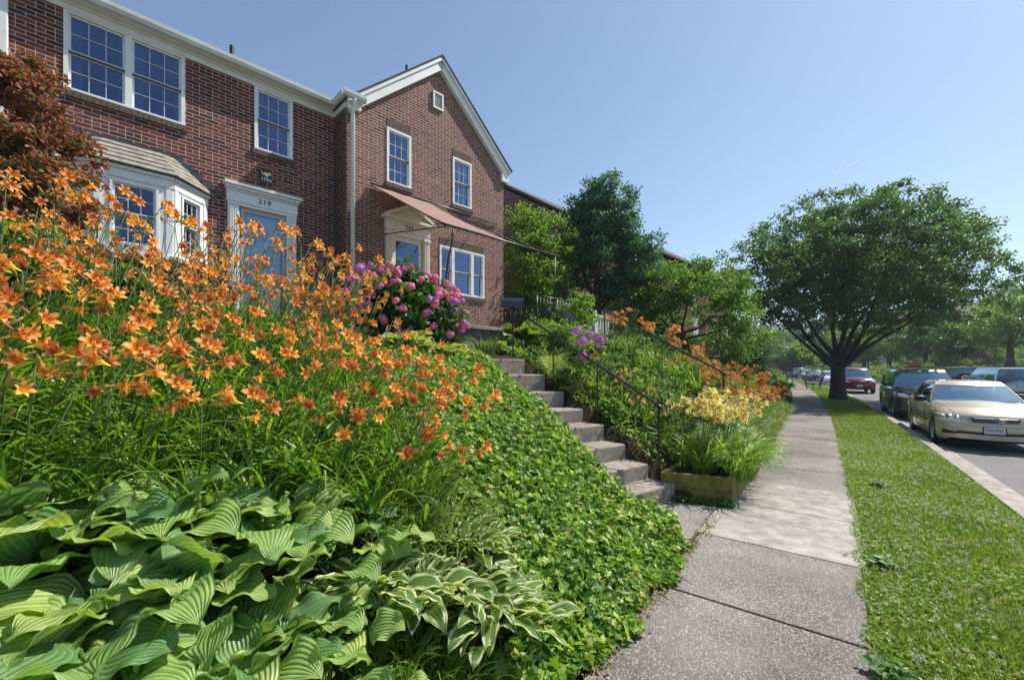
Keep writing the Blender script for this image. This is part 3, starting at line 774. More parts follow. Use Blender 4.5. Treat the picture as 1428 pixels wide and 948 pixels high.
prail((1.85, 5.37, .18), (0.02, 7.93, 1.76), .96, 'black iron handrail beside the concrete steps', [.33, .64])
prail((3.45, 6.95, .55), (1.95, 9.0, 1.85), .98, 'black iron handrail rising through the flowers right of the steps', [.45], hook=False)
def mailbox():
    h = thing('mailbox', 'dark navy metal mailbox on the upper handrail post', 'mailbox', (0.0, 7.93, 2.72), R(8))
    m = MB(); pr = [(-.085, 0), (.085, 0), (.085, .12), (.06, .165), (0, .185), (-.06, .165), (-.085, .12)]
    m.prism(pr, 0, -.2, .2); m.build('box', simple('navy_enamel', (.02, .025, .05), .35), h, bevel=.008)
    m = MB(); m.prism([(p[0]*1.06, p[1]*1.04) for p in pr], 0, .2, .215); m.box(.215, .23, -.02, .02, .13, .15); m.build('door', simple('navy_enamel_lid', (.03, .035, .07), .3), h)
    m = MB(); m.box(-.06, .06, -.03, .03, -.05, 0); m.build('bracket', M_dark, h)
mailbox()
M_timber = simple('mossy_timber', (.17, .15, .03), .85, var=.5, scale=8, bmp=.6)
def planter(name, label, C, d1, l1, d2, l2, z0, z1, courses=2):
    """C outer corner, d1 front direction, d2 side direction"""
    t = thing(name, label, 'planter', (C[0], C[1], z0), 0)
    d1 = Vector((*d1, 0)).normalized(); d2 = Vector((*d2, 0)).normalized(); hh = (z1-z0)/courses; th = .07
    for k in range(courses):
        a, b = k*hh+.002, (k+1)*hh-.002
        m = MB()
        for (o, d, ln, n) in ((Vector((0, 0, 0)), d1, l1, d2),):
            P = [o, o+d*ln, o+d*ln+n*th, o+n*th]; m.prism([(p.x, p.y) for p in P], 2, a, b)
        m.build('board', M_timber, t, bevel=.006)
        m = MB(); o = d1*.002+d2*(th+.003)
        P = [o, o+d2*(l2), o+d2*(l2)+d1*th, o+d1*th]; m.prism([(p.x, p.y) for p in P], 2, a, b); m.build('board', M_timber, t, bevel=.006)
        m = MB(); o = d1*(l1-th)+d2*(th+.003); P = [o, o+d2*l2, o+d2*l2+d1*th, o+d1*th]; m.prism([(p.x, p.y) for p in P], 2, a, b); m.build('board', M_timber, t, bevel=.006)
    m = MB(); P = [d1*th+d2*th, d1*(l1-th)+d2*th, d1*(l1-th)+d2*l2, d1*th+d2*l2]; m.prism([(p.x, p.y) for p in P], 2, 0, z1-z0-.05); m.build('soil', M_soil, t)
planter('timber_planter', 'mossy timber planter box at the foot of the steps holding yellow daylilies', (2.58, 4.98), (-.92, .39), .80, (.609, .793), 1.3, -.02, .32)
planter('timber_planter', 'small timber edging box halfway up beside the steps', (1.72, 6.2), (-.813, -.1), .42, (.1, 1), .5, .45, .76)
planter('timber_planter', 'timber edging near the top steps below the yellow grass', (1.22, 7.0), (-.813, -.1), .45, (.1, 1), .4, 1.05, 1.32)
mm = MB(); mm.prism([(0, -.2), (0, .16), (.55, .42), (1.1, .75), (1.1, .1)], 1, 0, .05)
o = mm.build('timber_edging', M_timber, loc=(1.97, 5.36, 0.05), rz=math.atan2(SE[1], SE[0])); tag(o, 'sloping mossy timber board along the right side of the lower steps', 'edging')

# ------------------------------------------------------------------ cars
M_tyre = simple('tyre_rubber', (.018, .018, .02), .8, bmp=.2)
M_rim = simple('silver_wheel_cover', (.5, .5, .5), .3, metal=.7, var=.05, bmp=0)
M_well = simple('wheel_well_black', (.008, .008, .009), .9, bmp=0)
M_trimb = simple('black_trim', (.02, .02, .024), .45, bmp=0)
M_lens = simple('headlamp_lens', (.80, .80, .76), .12, metal=.1, var=.25, scale=25, coat=1, bmp=0)
M_amber = simple('amber_lens', (.6, .25, .04), .1, coat=1, bmp=0)
M_red = simple('red_lens', (.45, .02, .03), .12, coat=1, bmp=0)
M_plate = simple('number_plate', (.62, .66, .70), .4, bmp=0)
M_blue = simple('plate_ink', (.03, .05, .2), .5, bmp=0)
M_chrome = simple('chrome', (.7, .7, .72), .12, metal=1, var=.02, bmp=0)
M_badge = simple('blue_oval_badge', (.05, .07, .42), .5, bmp=0)
M_interior = simple('car_interior', (.06, .055, .05), .8, bmp=0)
M_bar = simple('grey_grille_bar', (.22, .22, .23), .5, bmp=0)
def carglass():
    m, nt, out = nmat('car_glass')
    t = nt.nodes.new('ShaderNodeBsdfTransparent'); t.inputs[0].default_value = (.35, .45, .45, 1)
    g = nt.nodes.new('ShaderNodeBsdfGlossy'); g.inputs['Roughness'].default_value = .02; g.inputs[0].default_value = (.55, .82, .95, 1)
    lw = nt.nodes.new('ShaderNodeLayerWeight'); lw.inputs[0].default_value = .5
    f = math_(nt, 'ADD', math_(nt, 'MULTIPLY', lw.outputs['Facing'], .75), .14)
    mx = nt.nodes.new('ShaderNodeMixShader'); L(nt, f, mx.inputs[0]); L(nt, t.outputs[0], mx.inputs[1]); L(nt, g.outputs[0], mx.inputs[2]); L(nt, mx.outputs[0], out.inputs[0]); return m
M_cglass = carglass()
def paint(name, c, metal=.5, rough=.32):
    m, nt, out = nmat(name)
    p = pbsdf(nt, ramp(nt, noise(nt, 3, 4, .6, objco(nt)), [(.3, tuple(x*.93 for x in c)), (.7, tuple(x*1.05 for x in c))]), rough, None, metal, .5, .7)
    L(nt, p.outputs[0], out.inputs[0]); return m

def car(name, label, pos, heading, c, spec, group=None, detail=True):
    """front of the car towards local +x"""
    Lg, W, H = spec['L'], spec['W'], spec['H']; wb = spec['wb']; rw = spec['rw']; hx = Lg/2
    root = thing(name, label, spec.get('cat', 'car'), pos, heading, group)
    xf, xr = hx-spec['fo'], hx-spec['fo']-wb
    Ra = rw+.055
    def C(tab): 
        k = [p[0] for p in tab]; v = [p[1] for p in tab]; return lambda x: np.interp(x/hx, k, v)
    fw = C(spec['plan']); ft = C(spec['top']); fs_ = C(spec['sh']); fl = C(spec['low'])
    xs = list(np.linspace(-hx, hx, 44))
    for xc in (xf, xr): xs += list(xc + Ra*np.cos(np.linspace(0, math.pi, 15))) + [xc-Ra-.004, xc+Ra+.004]
    xs = sorted(x for x in xs if -hx <= x <= hx); 
    xs = [x for i, x in enumerate(xs) if i == 0 or x-xs[i-1] > .002]
    vs = []; K = 10
    for x in xs:
        hw = W/2*float(fw(x)); zt = float(ft(x)); zs = float(fs_(x)); zl = float(fl(x)); za = zl
        for xc in (xf, xr):
            if abs(x-xc) < Ra: za = max(za, rw + math.sqrt(Ra*Ra-(x-xc)**2))
        zi = zl if za == zl else za+.0
        d = zs-za; mid = zs-(zs-zl)*.45
        prof = [(0, zi), (.70, zi), (.955, za), (.985, za+min(.05, d*.2)), (1.0, za+(max(mid, za+.05)-za)*.6), (1.0, max(mid, za+d*.4)), (.985, zs-.06*min(1, d*3)), (.955, zs), (.80, zt-.01*0 - (zt-zs)*.15), (0, zt+.02)]
        bow = spec.get('bow', .14); e = max(0, (x/hx-.72)/.28); e2 = max(0, (-x/hx-.8)/.2)
        row = []
        for (f, z) in prof:
            yy = hw*f; row.append((x - bow*e*(f**2)*1.0*(f > 0) + .08*e2*f**2, yy, z))
        vs += row
    n = len(xs); V = []; 
    for i in range(n):
        row = vs[i*K:(i+1)*K]
        full = [(p[0], -p[1], p[2]) for p in row[1:-1]][::1]
        V += row + full
    T = K + K-2     # ring: 0..9 positive side, then negative 1..8
    ring = list(range(K)) + [K+7-j for j in range(8)]
    faces = []; mi = []
    for i in range(n-1):
        for j in range(T):
            a, b = ring[j], ring[(j+1) % T]
            faces.append((i*T+a, i*T+b, (i+1)*T+b, (i+1)*T+a)); mi.append(1 if {a, b} <= {0, 1, 2, K, K+1} else 0)
    faces += [tuple(ring)[::-1], tuple((n-1)*T+r for r in ring)]; mi += [0, 0]
    body = mk('body', V, faces, None, root, mats=[c, M_well], midx=mi); asmooth(body, 50)
    bvh = BVHTree.FromPolygons([Vector(v) for v in V], faces)
    # greenhouse
    g = spec['gh']; lv = 6; rings = []
    for k in range(lv+1):
        u = k/lv; cu = u - .06*math.sin(math.pi*u)
        x1 = g['wf']+(g['rf']-g['wf'])*(u*.97+.03*u*u); x0 = g['wr']+(g['rr']-g['wr'])*u
        hw = (g['hb']+(g['ht']-g['hb'])*(u**1.25)); z = g['zb']+(H-.045-g['zb'])*u
        bf = .16; ring_ = []
        for t in np.linspace(-1, 1, 9): ring_.append((x1-bf*t*t, -hw*t*.985, z))          # front: +y .. -y? t=-1 -> +hw
        for t in g['side']: ring_.append((x1-bf+(x0+.05-x1+bf)*t, -hw*(1+.02*math.sin(math.pi*t)), z))
        for t in np.linspace(-1, 1, 7): ring_.append((x0+.05*t*t, hw*t*.985, z))
        for t in g['side'][::-1]: ring_.append((x1-bf+(x0+.05-x1+bf)*t, hw*(1+.02*math.sin(math.pi*t)), z))
        rings.append(ring_)
    m = len(rings[0]); ns = len(g['side']); 
    shell = MB(); ws = MB(); rwn = MB(); sw = MB()
    allv = [v for r in rings for v in r]
    def tgt(k, j):
        glassrow = 0 <= k < lv-0 and k <= lv-2
        if j < 8: return ws if (glassrow and 0 <= j <= 7) else shell
        if 8 <= j < 8+ns+1 or j >= 8+ns+1+6:
            jj = (j-8) if j < 8+ns+1 else (ns-(j-(8+ns+1+6)))
            return sw if (glassrow and jj in g['glass']) else shell
        jr = j-(8+ns+1)
        return rwn if (glassrow and 0 <= jr <= 5) else shell
    for k in range(lv):
        for j in range(m):
            q = [rings[k][j], rings[k][(j+1) % m], rings[k+1][(j+1) % m], rings[k+1][j]]
            tgt(k, j).add(q, [(0, 1, 2, 3)])
    top = rings[-1]; cxm = (g['rf']+g['rr'])/2; prev = top
    for f, dz in ((.93, .022), (.75, .036), (.4, .044), (.02, .046)):
        cur = [(cxm+(p[0]-cxm)*f, p[1]*f, top[0][2]+dz) for p in top]
        for j in range(m): shell.add([prev[j], prev[(j+1) % m], cur[(j+1) % m], cur[j]], [(0, 1, 2, 3)])
        prev = cur
    def wel(mb_, nm, mt):
        o = mb_.build(nm, mt, root, uv=False); bm = bmesh.new(); bm.from_mesh(o.data); bmesh.ops.remove_doubles(bm, verts=bm.verts, dist=.0005); bm.to_mesh(o.data); bm.free(); asmooth(o, 45); return o
    wel(shell, 'roof', c); wel(ws, 'windshield', M_cglass); wel(rwn, 'rear_window', M_cglass); wel(sw, 'side_windows', M_cglass)
    # dark rubber surround of the windshield and rear window
    for rng_ in ((0, 8), (8+ns+1, 8+ns+7)):
        j0, j1 = rng_; lo_ = [rings[0][j % m] for j in range(j0, j1+1)]; hi_ = [rings[lv-1][j % m] for j in range(j0, j1+1)]
        sd_a = [rings[k][j0 % m] for k in range(lv)]; sd_b = [rings[k][j1 % m] for k in range(lv)]
        mm_ = MB()
        for P_ in (lo_, hi_, sd_a, sd_b): mm_.tube([tuple(Vector(p)*1.0) for p in P_], .010, 6)
        mm_.build('window_seal', M_trimb, root, uv=False)
    # interior
    it = MB(); zi = g['zb']
    it.box(g['wr']+.25, g['wf']-.35, -g['hb']+.08, g['hb']-.08, .35, zi-.03)
    for sy in (-.36, .36):
        it.box((g['wf']+g['wr'])/2+.05, (g['wf']+g['wr'])/2+.25, sy-.23, sy+.23, zi-.05, zi+.22); it.box((g['wf']+g['wr'])/2+.1, (g['wf']+g['wr'])/2+.2, sy-.12, sy+.12, zi+.2, zi+.36)
        it.box((g['wr'])+.5, g['wr']+.68, sy-.28, sy+.28, zi-.05, zi+.2)
    it.build('interior', M_interior, root)
    # wheels
    for xc in (xf, xr):
        for sy in (-1, 1):
            yc = sy*(W/2-.125)
            M = Matrix.Translation((xc, yc, rw)) @ Matrix.Rotation(R(-90*sy), 4, 'X')
            wl = bpy.data.objects.new('wheel', None); COL.objects.link(wl); wl.parent = root
            t = MB(); t.lathe([(rw*.62, -.09), (rw*.9, -.10), (rw*.985, -.07), (rw, 0), (rw*.985, .07), (rw*.9, .10), (rw*.66, .095), (rw*.62, .06)], 32, M); t.build('tyre', M_tyre, wl, smooth=True, uv=False)
            t = MB(); t.lathe([(rw*.64, .05), (rw*.66, .085), (rw*.62, .092), (rw*.58, .07), (rw*.56, .045), (0.001, .045)], 28, M)
            for k in range(spec.get('spokes', 7)):
                Mk = M @ Matrix.Rotation(2*math.pi*k/spec.get('spokes', 7), 4, 'Z'); t.box(rw*.12, rw*.6, -.024, .024, .06, .078, Mk)
            t.lathe([(.001, .06), (rw*.2, .062), (rw*.2, .085), (rw*.12, .092), (.001, .093)], 16, M)
            t.build('rim', M_rim, wl, uv=False)
            t = MB(); t.lathe([(.001, .048), (rw*.54, .048), (rw*.54, .052), (.001, .052)], 24, M); t.build('wheel_recess', M_trimb, wl, uv=False)
    # conforming patches
    def patch(nm, mt, fn, axis, off=.006, nu=10, nv=4, par=None):
        P = []; 
        for i in range(nu+1):
            for j in range(nv+1):
                a, b = fn(i/nu, j/nv)
                if axis == 'f': o, d = Vector((hx+1, a, b)), Vector((-1, 0, 0))
                elif axis == 'r': o, d = Vector((-hx-1, a, b)), Vector((1, 0, 0))
                elif axis == 'l': o, d = Vector((a, 3, b)), Vector((0, -1, 0))
                else: o, d = Vector((a, -3, b)), Vector((0, 1, 0))
                h = bvh.ray_cast(o, d)
                P.append((h[0]+h[1].normalized()*0 - d*off) if h[0] else o+d*(3-W/2 if axis in 'lR' else 1.1))
        F = [(i*(nv+1)+j, i*(nv+1)+j+1, (i+1)*(nv+1)+j+1, (i+1)*(nv+1)+j) for i in range(nu) for j in range(nv)]
        o_ = mk(nm, P, F, mt, par or root, smooth=True)
        sol = o_.modifiers.new('s', 'SOLIDIFY'); sol.thickness = off*1.5; sol.offset = 0
        return o_
    rect = lambda a0, a1, b0, b1: (lambda u, v: (a0+(a1-a0)*u, b0+(b1-b0)*v))
    D = spec['det']
    for sy in (-1, 1):
        hl = D['head']; 
        patch('headlight', M_lens, lambda u, v, sy=sy: (sy*(hl[0]+(hl[1]-hl[0])*u), (hl[2]+hl[4]*u)+((hl[3]+hl[5]*u)-(hl[2]+hl[4]*u))*v*(.35+.65*min(1, u*2.2))), 'f', .01, 12, 5)
        if 'lamps' in D:
            for (ya, za, rr) in D['lamps']: patch('headlight_bulb', M_chrome, lambda u, v, sy=sy: (sy*(ya+rr*math.cos(2*math.pi*u)*v), za+rr*math.sin(2*math.pi*u)*v), 'f', .017, 12, 1)
            patch('turn_signal', M_amber, lambda u, v, sy=sy: (sy*(.735+.05*u), .665+.055*v), 'f', .016, 3, 2)
        for nm_, y0_, y1_ in (('hood_seam', .50, .70),):
            pts_ = []
            for q_ in np.linspace(0, 1, 14):
                h_ = bvh.ray_cast(Vector((g['wf']-.02+(hx-.22-g['wf'])*q_, sy*(W/2)*(.84-.20*q_**1.5), 3)), Vector((0, 0, -1)))
                if h_[0]: pts_.append(tuple(h_[0]+Vector((0, 0, .002))))
            if len(pts_) > 3: m_ = MB(); m_.tube(pts_, .0045, 5); m_.build(nm_, M_trimb, root, uv=False)
        tl = D['tail']; patch('tail_light', M_red, rect(sy*tl[0], sy*tl[1], tl[2], tl[3]), 'r', .01, 6, 4)
        ax = 'l' if sy > 0 else 'R'
        if 'tailside' in D: ts = D['tailside']; patch('tail_light', M_red, rect(*ts), ax, .008, 6, 4)
        for xx in D['seams']:
            patch('door_seam', M_trimb, lambda u, v, xx=xx: (xx[0]+(xx[1]-xx[0])*v+.012*u, xx[2]+(xx[3]-xx[2])*v), ax, .003, 1, 8)
        for xx in D['handles']:
            m_ = MB(); hp = bvh.ray_cast(Vector((xx[0], sy*3, xx[1])), Vector((0, -sy, 0)))[0]; yy = hp.y
            m_.box(xx[0]-.09, xx[0]+.09, min(yy, yy+sy*.03), max(yy, yy+sy*.03), xx[1]-.015, xx[1]+.015); m_.build('door_handle', D.get('hmat', c), root, bevel=.008, uv=False)
        if 'mould' in D: mo = D['mould']; patch('side_moulding', D.get('mmat', M_trimb), rect(*mo), ax, .014, 24, 1)
        # mirrors
        mx_, mz = D['mirror']; m_ = MB(); yy = sy*(g['hb']+.02)
        m_.lathe([(0.001, -.11), (.045, -.1), (.068, -.05), (.07, .05), (.055, .1), (.001, .11)], 14, Matrix.Translation((mx_, yy+sy*.13, mz)) @ Matrix.Rotation(R(90), 4, 'X') @ Matrix.Diagonal((.75, 1, 1, 1)))
        m_.box(mx_-.03, mx_+.02, min(yy-sy*.03, yy+sy*.06), max(yy-sy*.03, yy+sy*.06), mz-.05, mz-.02)
        m_.build('mirror', D.get('mirmat', M_trimb), root, smooth=True, uv=False)
    gr = D['grille']; go = patch('grille', M_trimb, lambda u, v: (gr[0]*(2*u-1)*(1-.12*(1-v)*(gr[3])), gr[1]+(gr[2]-gr[1])*v), 'f', .008, 12, 4)
    nb = D.get('bars', 3)
    for k in range(nb):
        z = gr[1]+(gr[2]-gr[1])*(k+.5)/nb; patch('grille_bar', D.get('barmat', M_bar), rect(-gr[0]*.93, gr[0]*.93, z-.0035, z+.0035), 'f', .013, 12, 1, go)
    if 'lower' in D: lo = D['lower']; patch('lower_intake', M_trimb, lambda u, v: (lo[0]*(2*u-1), lo[1]+(lo[2]-lo[1])*v+.02*(2*u-1)**2), 'f', .007, 16, 2)
    for sy in (-1, 1):
        if 'fog' in D: fo = D['fog']; patch('fog_recess', M_trimb, lambda u, v, sy=sy: (sy*(fo[0]+(fo[1]-fo[0])*u), fo[2]+(fo[3]-fo[2])*(v*(1-.55*(1-u)))), 'f', .007, 8, 3)
    def plate(ax, yc, z, txt):
        s_ = 1 if ax == 'f' else -1; hp = bvh.ray_cast(Vector((s_*(hx+1), yc, z)), Vector((-s_, 0, 0)))[0]; x = hp.x+s_*.02
        m_ = MB(); m_.box(min(x, x-s_*.02), max(x, x-s_*.02), yc-.17, yc+.17, z-.09, z+.09); fo_ = m_.build('number_plate', M_trimb, root, uv=False)
        m_ = MB(); x += s_*.004; m_.box(min(x, x-s_*.004), max(x, x-s_*.004), yc-.152, yc+.152, z-.074, z+.074); m_.build('plate_face', M_plate, fo_, uv=False)
        if txt:
            cu = bpy.data.curves.new('plate_number', 'FONT'); cu.body = txt; cu.size = .075; cu.extrude = .001; cu.align_x = 'CENTER'; cu.align_y = 'CENTER'
            o = bpy.data.objects.new('t', cu); COL.objects.link(o); me = bpy.data.meshes.new_from_object(o.evaluated_get(bpy.context.evaluated_depsgraph_get())); bpy.data.objects.remove(o)
            me.materials.clear(); me.materials.append(M_blue); o = bpy.data.objects.new('plate_number', me); COL.objects.link(o); o.parent = fo_
            o.location = (x+s_*.003, yc, z-.005); o.rotation_euler = (R(90), 0, R(90) if s_ > 0 else R(-90))
    plate('f', D.get('pfy', 0), D['pf'], D.get('ptxt')); plate('r', 0, D['pr'], None)
    if 'badge' in D:
        bz, bs, kind = D['badge']; hp = bvh.ray_cast(Vector((hx+1, 0, bz)), Vector((-1, 0, 0)))[0]; x = hp.x+.022
        Mx = Matrix.Translation((x, 0, bz)) @ Matrix.Rotation(R(90), 4, 'Z') @ Matrix.Rotation(R(90), 4, 'X')
        e = MB()
        if kind == 'rings':
            for (rx, ry, ox, oy) in ((1, .66, 0, 0), (.42, .62, 0, 0), (.72, .26, 0, .33)):
                e.tube([Mx @ Vector((bs*(ox+rx*math.cos(a)), bs*(oy+ry*math.sin(a)), 0)) for a in np.linspace(0, 2*math.pi, 25)], .007, 6)
            e.build('badge', M_badge, root, smooth=True, uv=False)
        else:
            e.prism([(0, 0)], 0, 0, 0) if False else None
            pts = [Mx @ Vector((bs*math.cos(a), bs*.45*math.sin(a), 0)) for a in np.linspace(0, 2*math.pi, 25)[:-1]]
            n_ = len(pts); e.add(pts+[p+Vector((.01, 0, 0)) for p in pts], [tuple(range(n_))[::-1], tuple(range(n_, 2*n_))]+[(i, (i+1) % n_, n_+(i+1) % n_, n_+i) for i in range(n_)])
            e.build('badge', M_badge, root, uv=False)
    if D.get('wiper', True):
        m_ = MB(); zb = g['zb']; m_.tube([(g['wf']-.02, .1, zb+.03), (g['wf']-.10, .62, zb+.05)], .008, 6); m_.tube([(g['wf']-.02, -.45, zb+.03), (g['wf']-.05, .08, zb+.045)], .008, 6)
        m_.build('wiper', M_trimb, root, uv=False)
    if 'rack' in D:
        m_ = MB(); z = H+.05
        for sy in (-1, 1): m_.tube([(g['rf']-.15, sy*(g['ht']-.1), H-.02), (g['rf']-.25, sy*(g['ht']-.1), z), (g['rr']+.2, sy*(g['ht']-.1), z), (g['rr']+.1, sy*(g['ht']-.1), H-.02)], .018, 8)
        for xx in (g['rf']-.5, g['rr']+.5): m_.tube([(xx, -(g['ht']-.1), z), (xx, g['ht']-.1, z)], .015, 8)
        m_.build('roof_rack', M_trimb, root, smooth=True, uv=False)
    if 'spare' in D:
        M = Matrix.Translation((-hx-.10, 0, 1.0)) @ Matrix.Rotation(R(-90), 4, 'Y')
        m_ = MB(); m_.lathe([(.001, .06), (.12, .07), (.22, .05), (.24, .09), (.33, .10), (.36, .05), (.36, -.08), (.3, -.1)], 28, M); so_ = m_.build('spare_wheel', M_tyre, root, smooth=True, uv=False)
        m_ = MB(); m_.lathe([(.001, .075), (.05, .078), (.2, .062), (.2, .05)], 20, M); m_.build('wheel_cover', M_rim, so_, uv=False)
    return root

SED = dict(L=4.53, W=1.70, H=1.43, wb=2.60, rw=.305, fo=.87, bow=.20,
    plan=[(-1, .80), (-.96, .88), (-.85, .95), (-.6, .985), (0, 1), (.6, .985), (.8, .965), (.9, .93), (.96, .87), (1, .80)],
    top=[(-1, .80), (-.97, .98), (-.9, 1.03), (-.72, 1.05), (.30, 1.0), (.5, .955), (.75, .86), (.9, .765), (.955, .70), (.985, .60), (1, .53)],
    sh=[(-1, .72), (-.95, .90), (-.7, .94), (0, .925), (.4, .90), (.7, .83), (.88, .72), (.96, .62), (1, .50)],
    low=[(-1, .34), (-.9, .25), (-.5, .20), (.5, .19), (.85, .19), (.97, .20), (1, .25)],
    gh=dict(wf=1.05, rf=.32, wr=-1.62, rr=-1.0, hb=.765, ht=.56, zb=.93, side=[.0, .06, .30, .46, .50, .68, .86, .93], glass=(2, 3, 5, 6, 7)),
    det=dict(head=(.40, .82, .585, .62, .01, .13), tail=(.48, .8, .68, .86), seams=[(.72, .66, .28, .90), (-.28, -.24, .26, .92), (-1.05, -1.2, .5, .92)], handles=[(-.12, .80), (-1.02, .80)],
             mould=(-1.15, .95, .50, .535), mirror=(.66, .99), grille=(.36, .60, .69, 1), bars=3, lamps=((.55, .675, .042), (.66, .69, .045)), lower=(.55, .33, .385), fog=(.55, .76, .33, .42), pf=.44, pr=.8, ptxt='7A3·E41', badge=(.652, .062, 'rings')))
SUV = dict(L=4.55, W=1.80, H=1.70, wb=2.62, rw=.345, fo=.9, bow=.18, spokes=5, cat='SUV',
    plan=[(-1, .86), (-.95, .93), (-.8, .98), (0, 1), (.7, .985), (.88, .95), (.96, .89), (1, .80)],
    top=[(-1, .85), (-.99, 1.08), (-.95, 1.10), (.35, 1.10), (.55, 1.07), (.8, 1.0), (.92, .93), (.97, .82), (1, .65)],
    sh=[(-1, .8), (-.98, 1.02), (0, 1.03), (.5, 1.0), (.85, .90), (.95, .80), (1, .60)],
    low=[(-1, .40), (-.9, .30), (-.5, .25), (.5, .25), (.9, .26), (1, .33)],
    gh=dict(wf=1.12, rf=.45, wr=-2.12, rr=-1.82, hb=.81, ht=.62, zb=1.05, side=[.0, .05, .26, .36, .39, .56, .64, .68, .88, .94], glass=(2, 3, 5, 6, 8, 9)),
    det=dict(head=(.46, .82, .74, .80, .02, .10), tail=(.62, .86, .80, 1.0), seams=[(.82, .78, .35, 1.0), (-.1, -.08, .33, 1.02), (-.95, -1.1, .5, 1.02)], handles=[(0.05, .92), (-.85, .92)],
             mould=(-1.15, .95, .42, .50), mirror=(.78, 1.14), grille=(.40, .68, .84, 1), bars=3, lower=(.6, .36, .48), pf=.52, pr=.75, badge=(.76, .06, 'oval')))
import copy as _c
VAN = _c.deepcopy(SUV); VAN.update(L=5.05, W=1.95, H=1.74, wb=3.0, fo=.98, cat='minivan')
VAN['gh'].update(wf=1.45, rf=.72, wr=-2.42, rr=-2.2, hb=.90, ht=.70, zb=1.02, side=[.0, .05, .22, .36, .38, .58, .61, .80, .93, .97], glass=(2, 3, 5, 7, 8))
VAN['top'] = [(-1, .8), (-.985, 1.02), (-.95, 1.04), (.45, 1.05), (.6, 1.02), (.8, .94), (.93, .84), (.98, .74), (1, .6)]
VAN['sh'] = [(-1, .75), (-.98, .98), (0, .99), (.5, .97), (.85, .84), (.95, .74), (1, .56)]
VAN['det'].update(tail=(.60, .93, .86, 1.0), tailside=(-2.5, -2.12, .86, .99), seams=[(1.1, 1.05, .35, .95), (0.15, .17, .33, .98), (-1.05, -1.1, .5, .98)], handles=[(.3, .9), (-.9, .9)], head=(.5, .88, .66, .72, .02, .10), grille=(.42, .60, .72, 1), badge=(.66, .06, 'oval'), mirror=(1.08, 1.12))
JEEP = _c.deepcopy(SUV); JEEP.update(L=4.2, W=1.75, H=1.78); JEEP['gh'].update(wf=.85, rf=.55, wr=-2.05, rr=-1.98, hb=.80, ht=.70, zb=1.08); JEEP['det'].update(spare=True)
p_gold = paint('gold_beige_metallic', (.56, .47, .34), .3, .3)
car('parked_car', 'gold beige sedan with green reflections on its side parked nearest at the kerb', street(15.15, -2.76, -.13), s_heading(15)+math.pi+R(0), p_gold, SED)
SD = _c.deepcopy(SUV); SD['det']['rack'] = True
su = car('parked_car', 'dark grey SUV with roof rails parked behind the gold sedan', street(21.3, -2.85, -.13), s_heading(21)+math.pi, paint('dark_grey_green_metallic', (.055, .075, .08), .5, .3), SD)
m_ = MB(); m_.prism([(-.2, 0), (.2, 0), (.16, .11), (-.16, .11)], 0, -.12, .12)
rb = m_.build('roof_sign', simple('red_roof_box', (.5, .07, .04), .5)); rb.parent = su; rb.location = (-.4, -.05, 1.76)
car('parked_car', 'maroon SUV facing the camera beside the big street tree', street(38.6, -2.75, -.13), s_heading(38)+math.pi, paint('maroon_metallic', (.20, .015, .06), .4, .25), SUV)
car('parked_car', 'silver minivan parked at the far kerb, seen from behind', street(38.0, -9.35, -.13), s_heading(38)+R(3), paint('silver_blue_metallic', (.42, .46, .52), .5, .3), VAN)
car('parked_car', 'dark blue and red off-roader with a spare wheel on its back', street(45.2, -9.3, -.13), s_heading(45), paint('dark_red_paint', (.12, .012, .02), .2, .3), JEEP)
car('parked_car', 'white car seen through the wire cage behind the street tree', street(51, -1.75+KQ*0-.9, -.13), s_heading(51)+math.pi, paint('white_paint', (.7, .72, .74), .0, .3), SED)
far = [(72, -2.9, 'silver grey hatchback, second of the distant cars at the bend', (.45, .48, .55)), (80, -2.9, 'dark blue car, third of the distant cars at the bend', (.06, .08, .16)), (66, -3.0, 'black car, nearest of the distant cars at the bend', (.05, .055, .07)), (87, -3.0, 'pale blue car, farthest of the cars along the bend', (.3, .36, .46)), (95, -3.0, 'dark car half hidden at the end of the parked row', (.07, .08, .1))]
for i, (s, q, lb, c_) in enumerate(far):
    car('parked_car', lb, street(s, q, -.13), s_heading(s)+math.pi, paint('far_paint_%d' % i, c_, .3, .3), SUV if i % 2 else SED, group='distant cars parked along the bend')

# ------------------------------------------------------------------ street furniture
def lamp(px, d, label, top=3.0):
    x, y, _ = at(px, d); t = thing('street_lamp', label, 'street lamp', (x, y, -.05))
    m = MB(); m.lathe([(.14, 0), (.14, .3), (.09, .45), (.06, .6), (.045, 1.2), (.04, top)], 14); m.build('pole', M_dark, t, smooth=True)
    m = MB(); m.lathe([(.06, top), (.16, top+.06), (.2, top+.3), (.15, top+.46), (.02, top+.5)], 16); m.build('globe', simple('frosted_globe', (.8, .8, .78), .3, bmp=0), t, smooth=True)
    m = MB(); m.lathe([(.17, top+.47), (.12, top+.55), (.03, top+.62), (.001, top+.72)], 16); m.build('cap', M_dark, t, smooth=True)
lamp(1097.5, 52, 'black street lamp with a white globe before the distant houses', 3.9)
for px, d, hh, lb in ((1210.5, 34, 3.3, 'thin dark signpost beyond the maroon SUV'), (1105, 46, 1.5, 'short thin grey post at the bend of the sidewalk')):
    x, y, _ = at(px, d); m = MB(); m.tube([(0, 0, -.3), (0, 0, hh)], .05 if hh > 2 else .03, 8); o = m.build('post', M_dark, loc=(x, y, 0)); tag(o, lb, 'post')
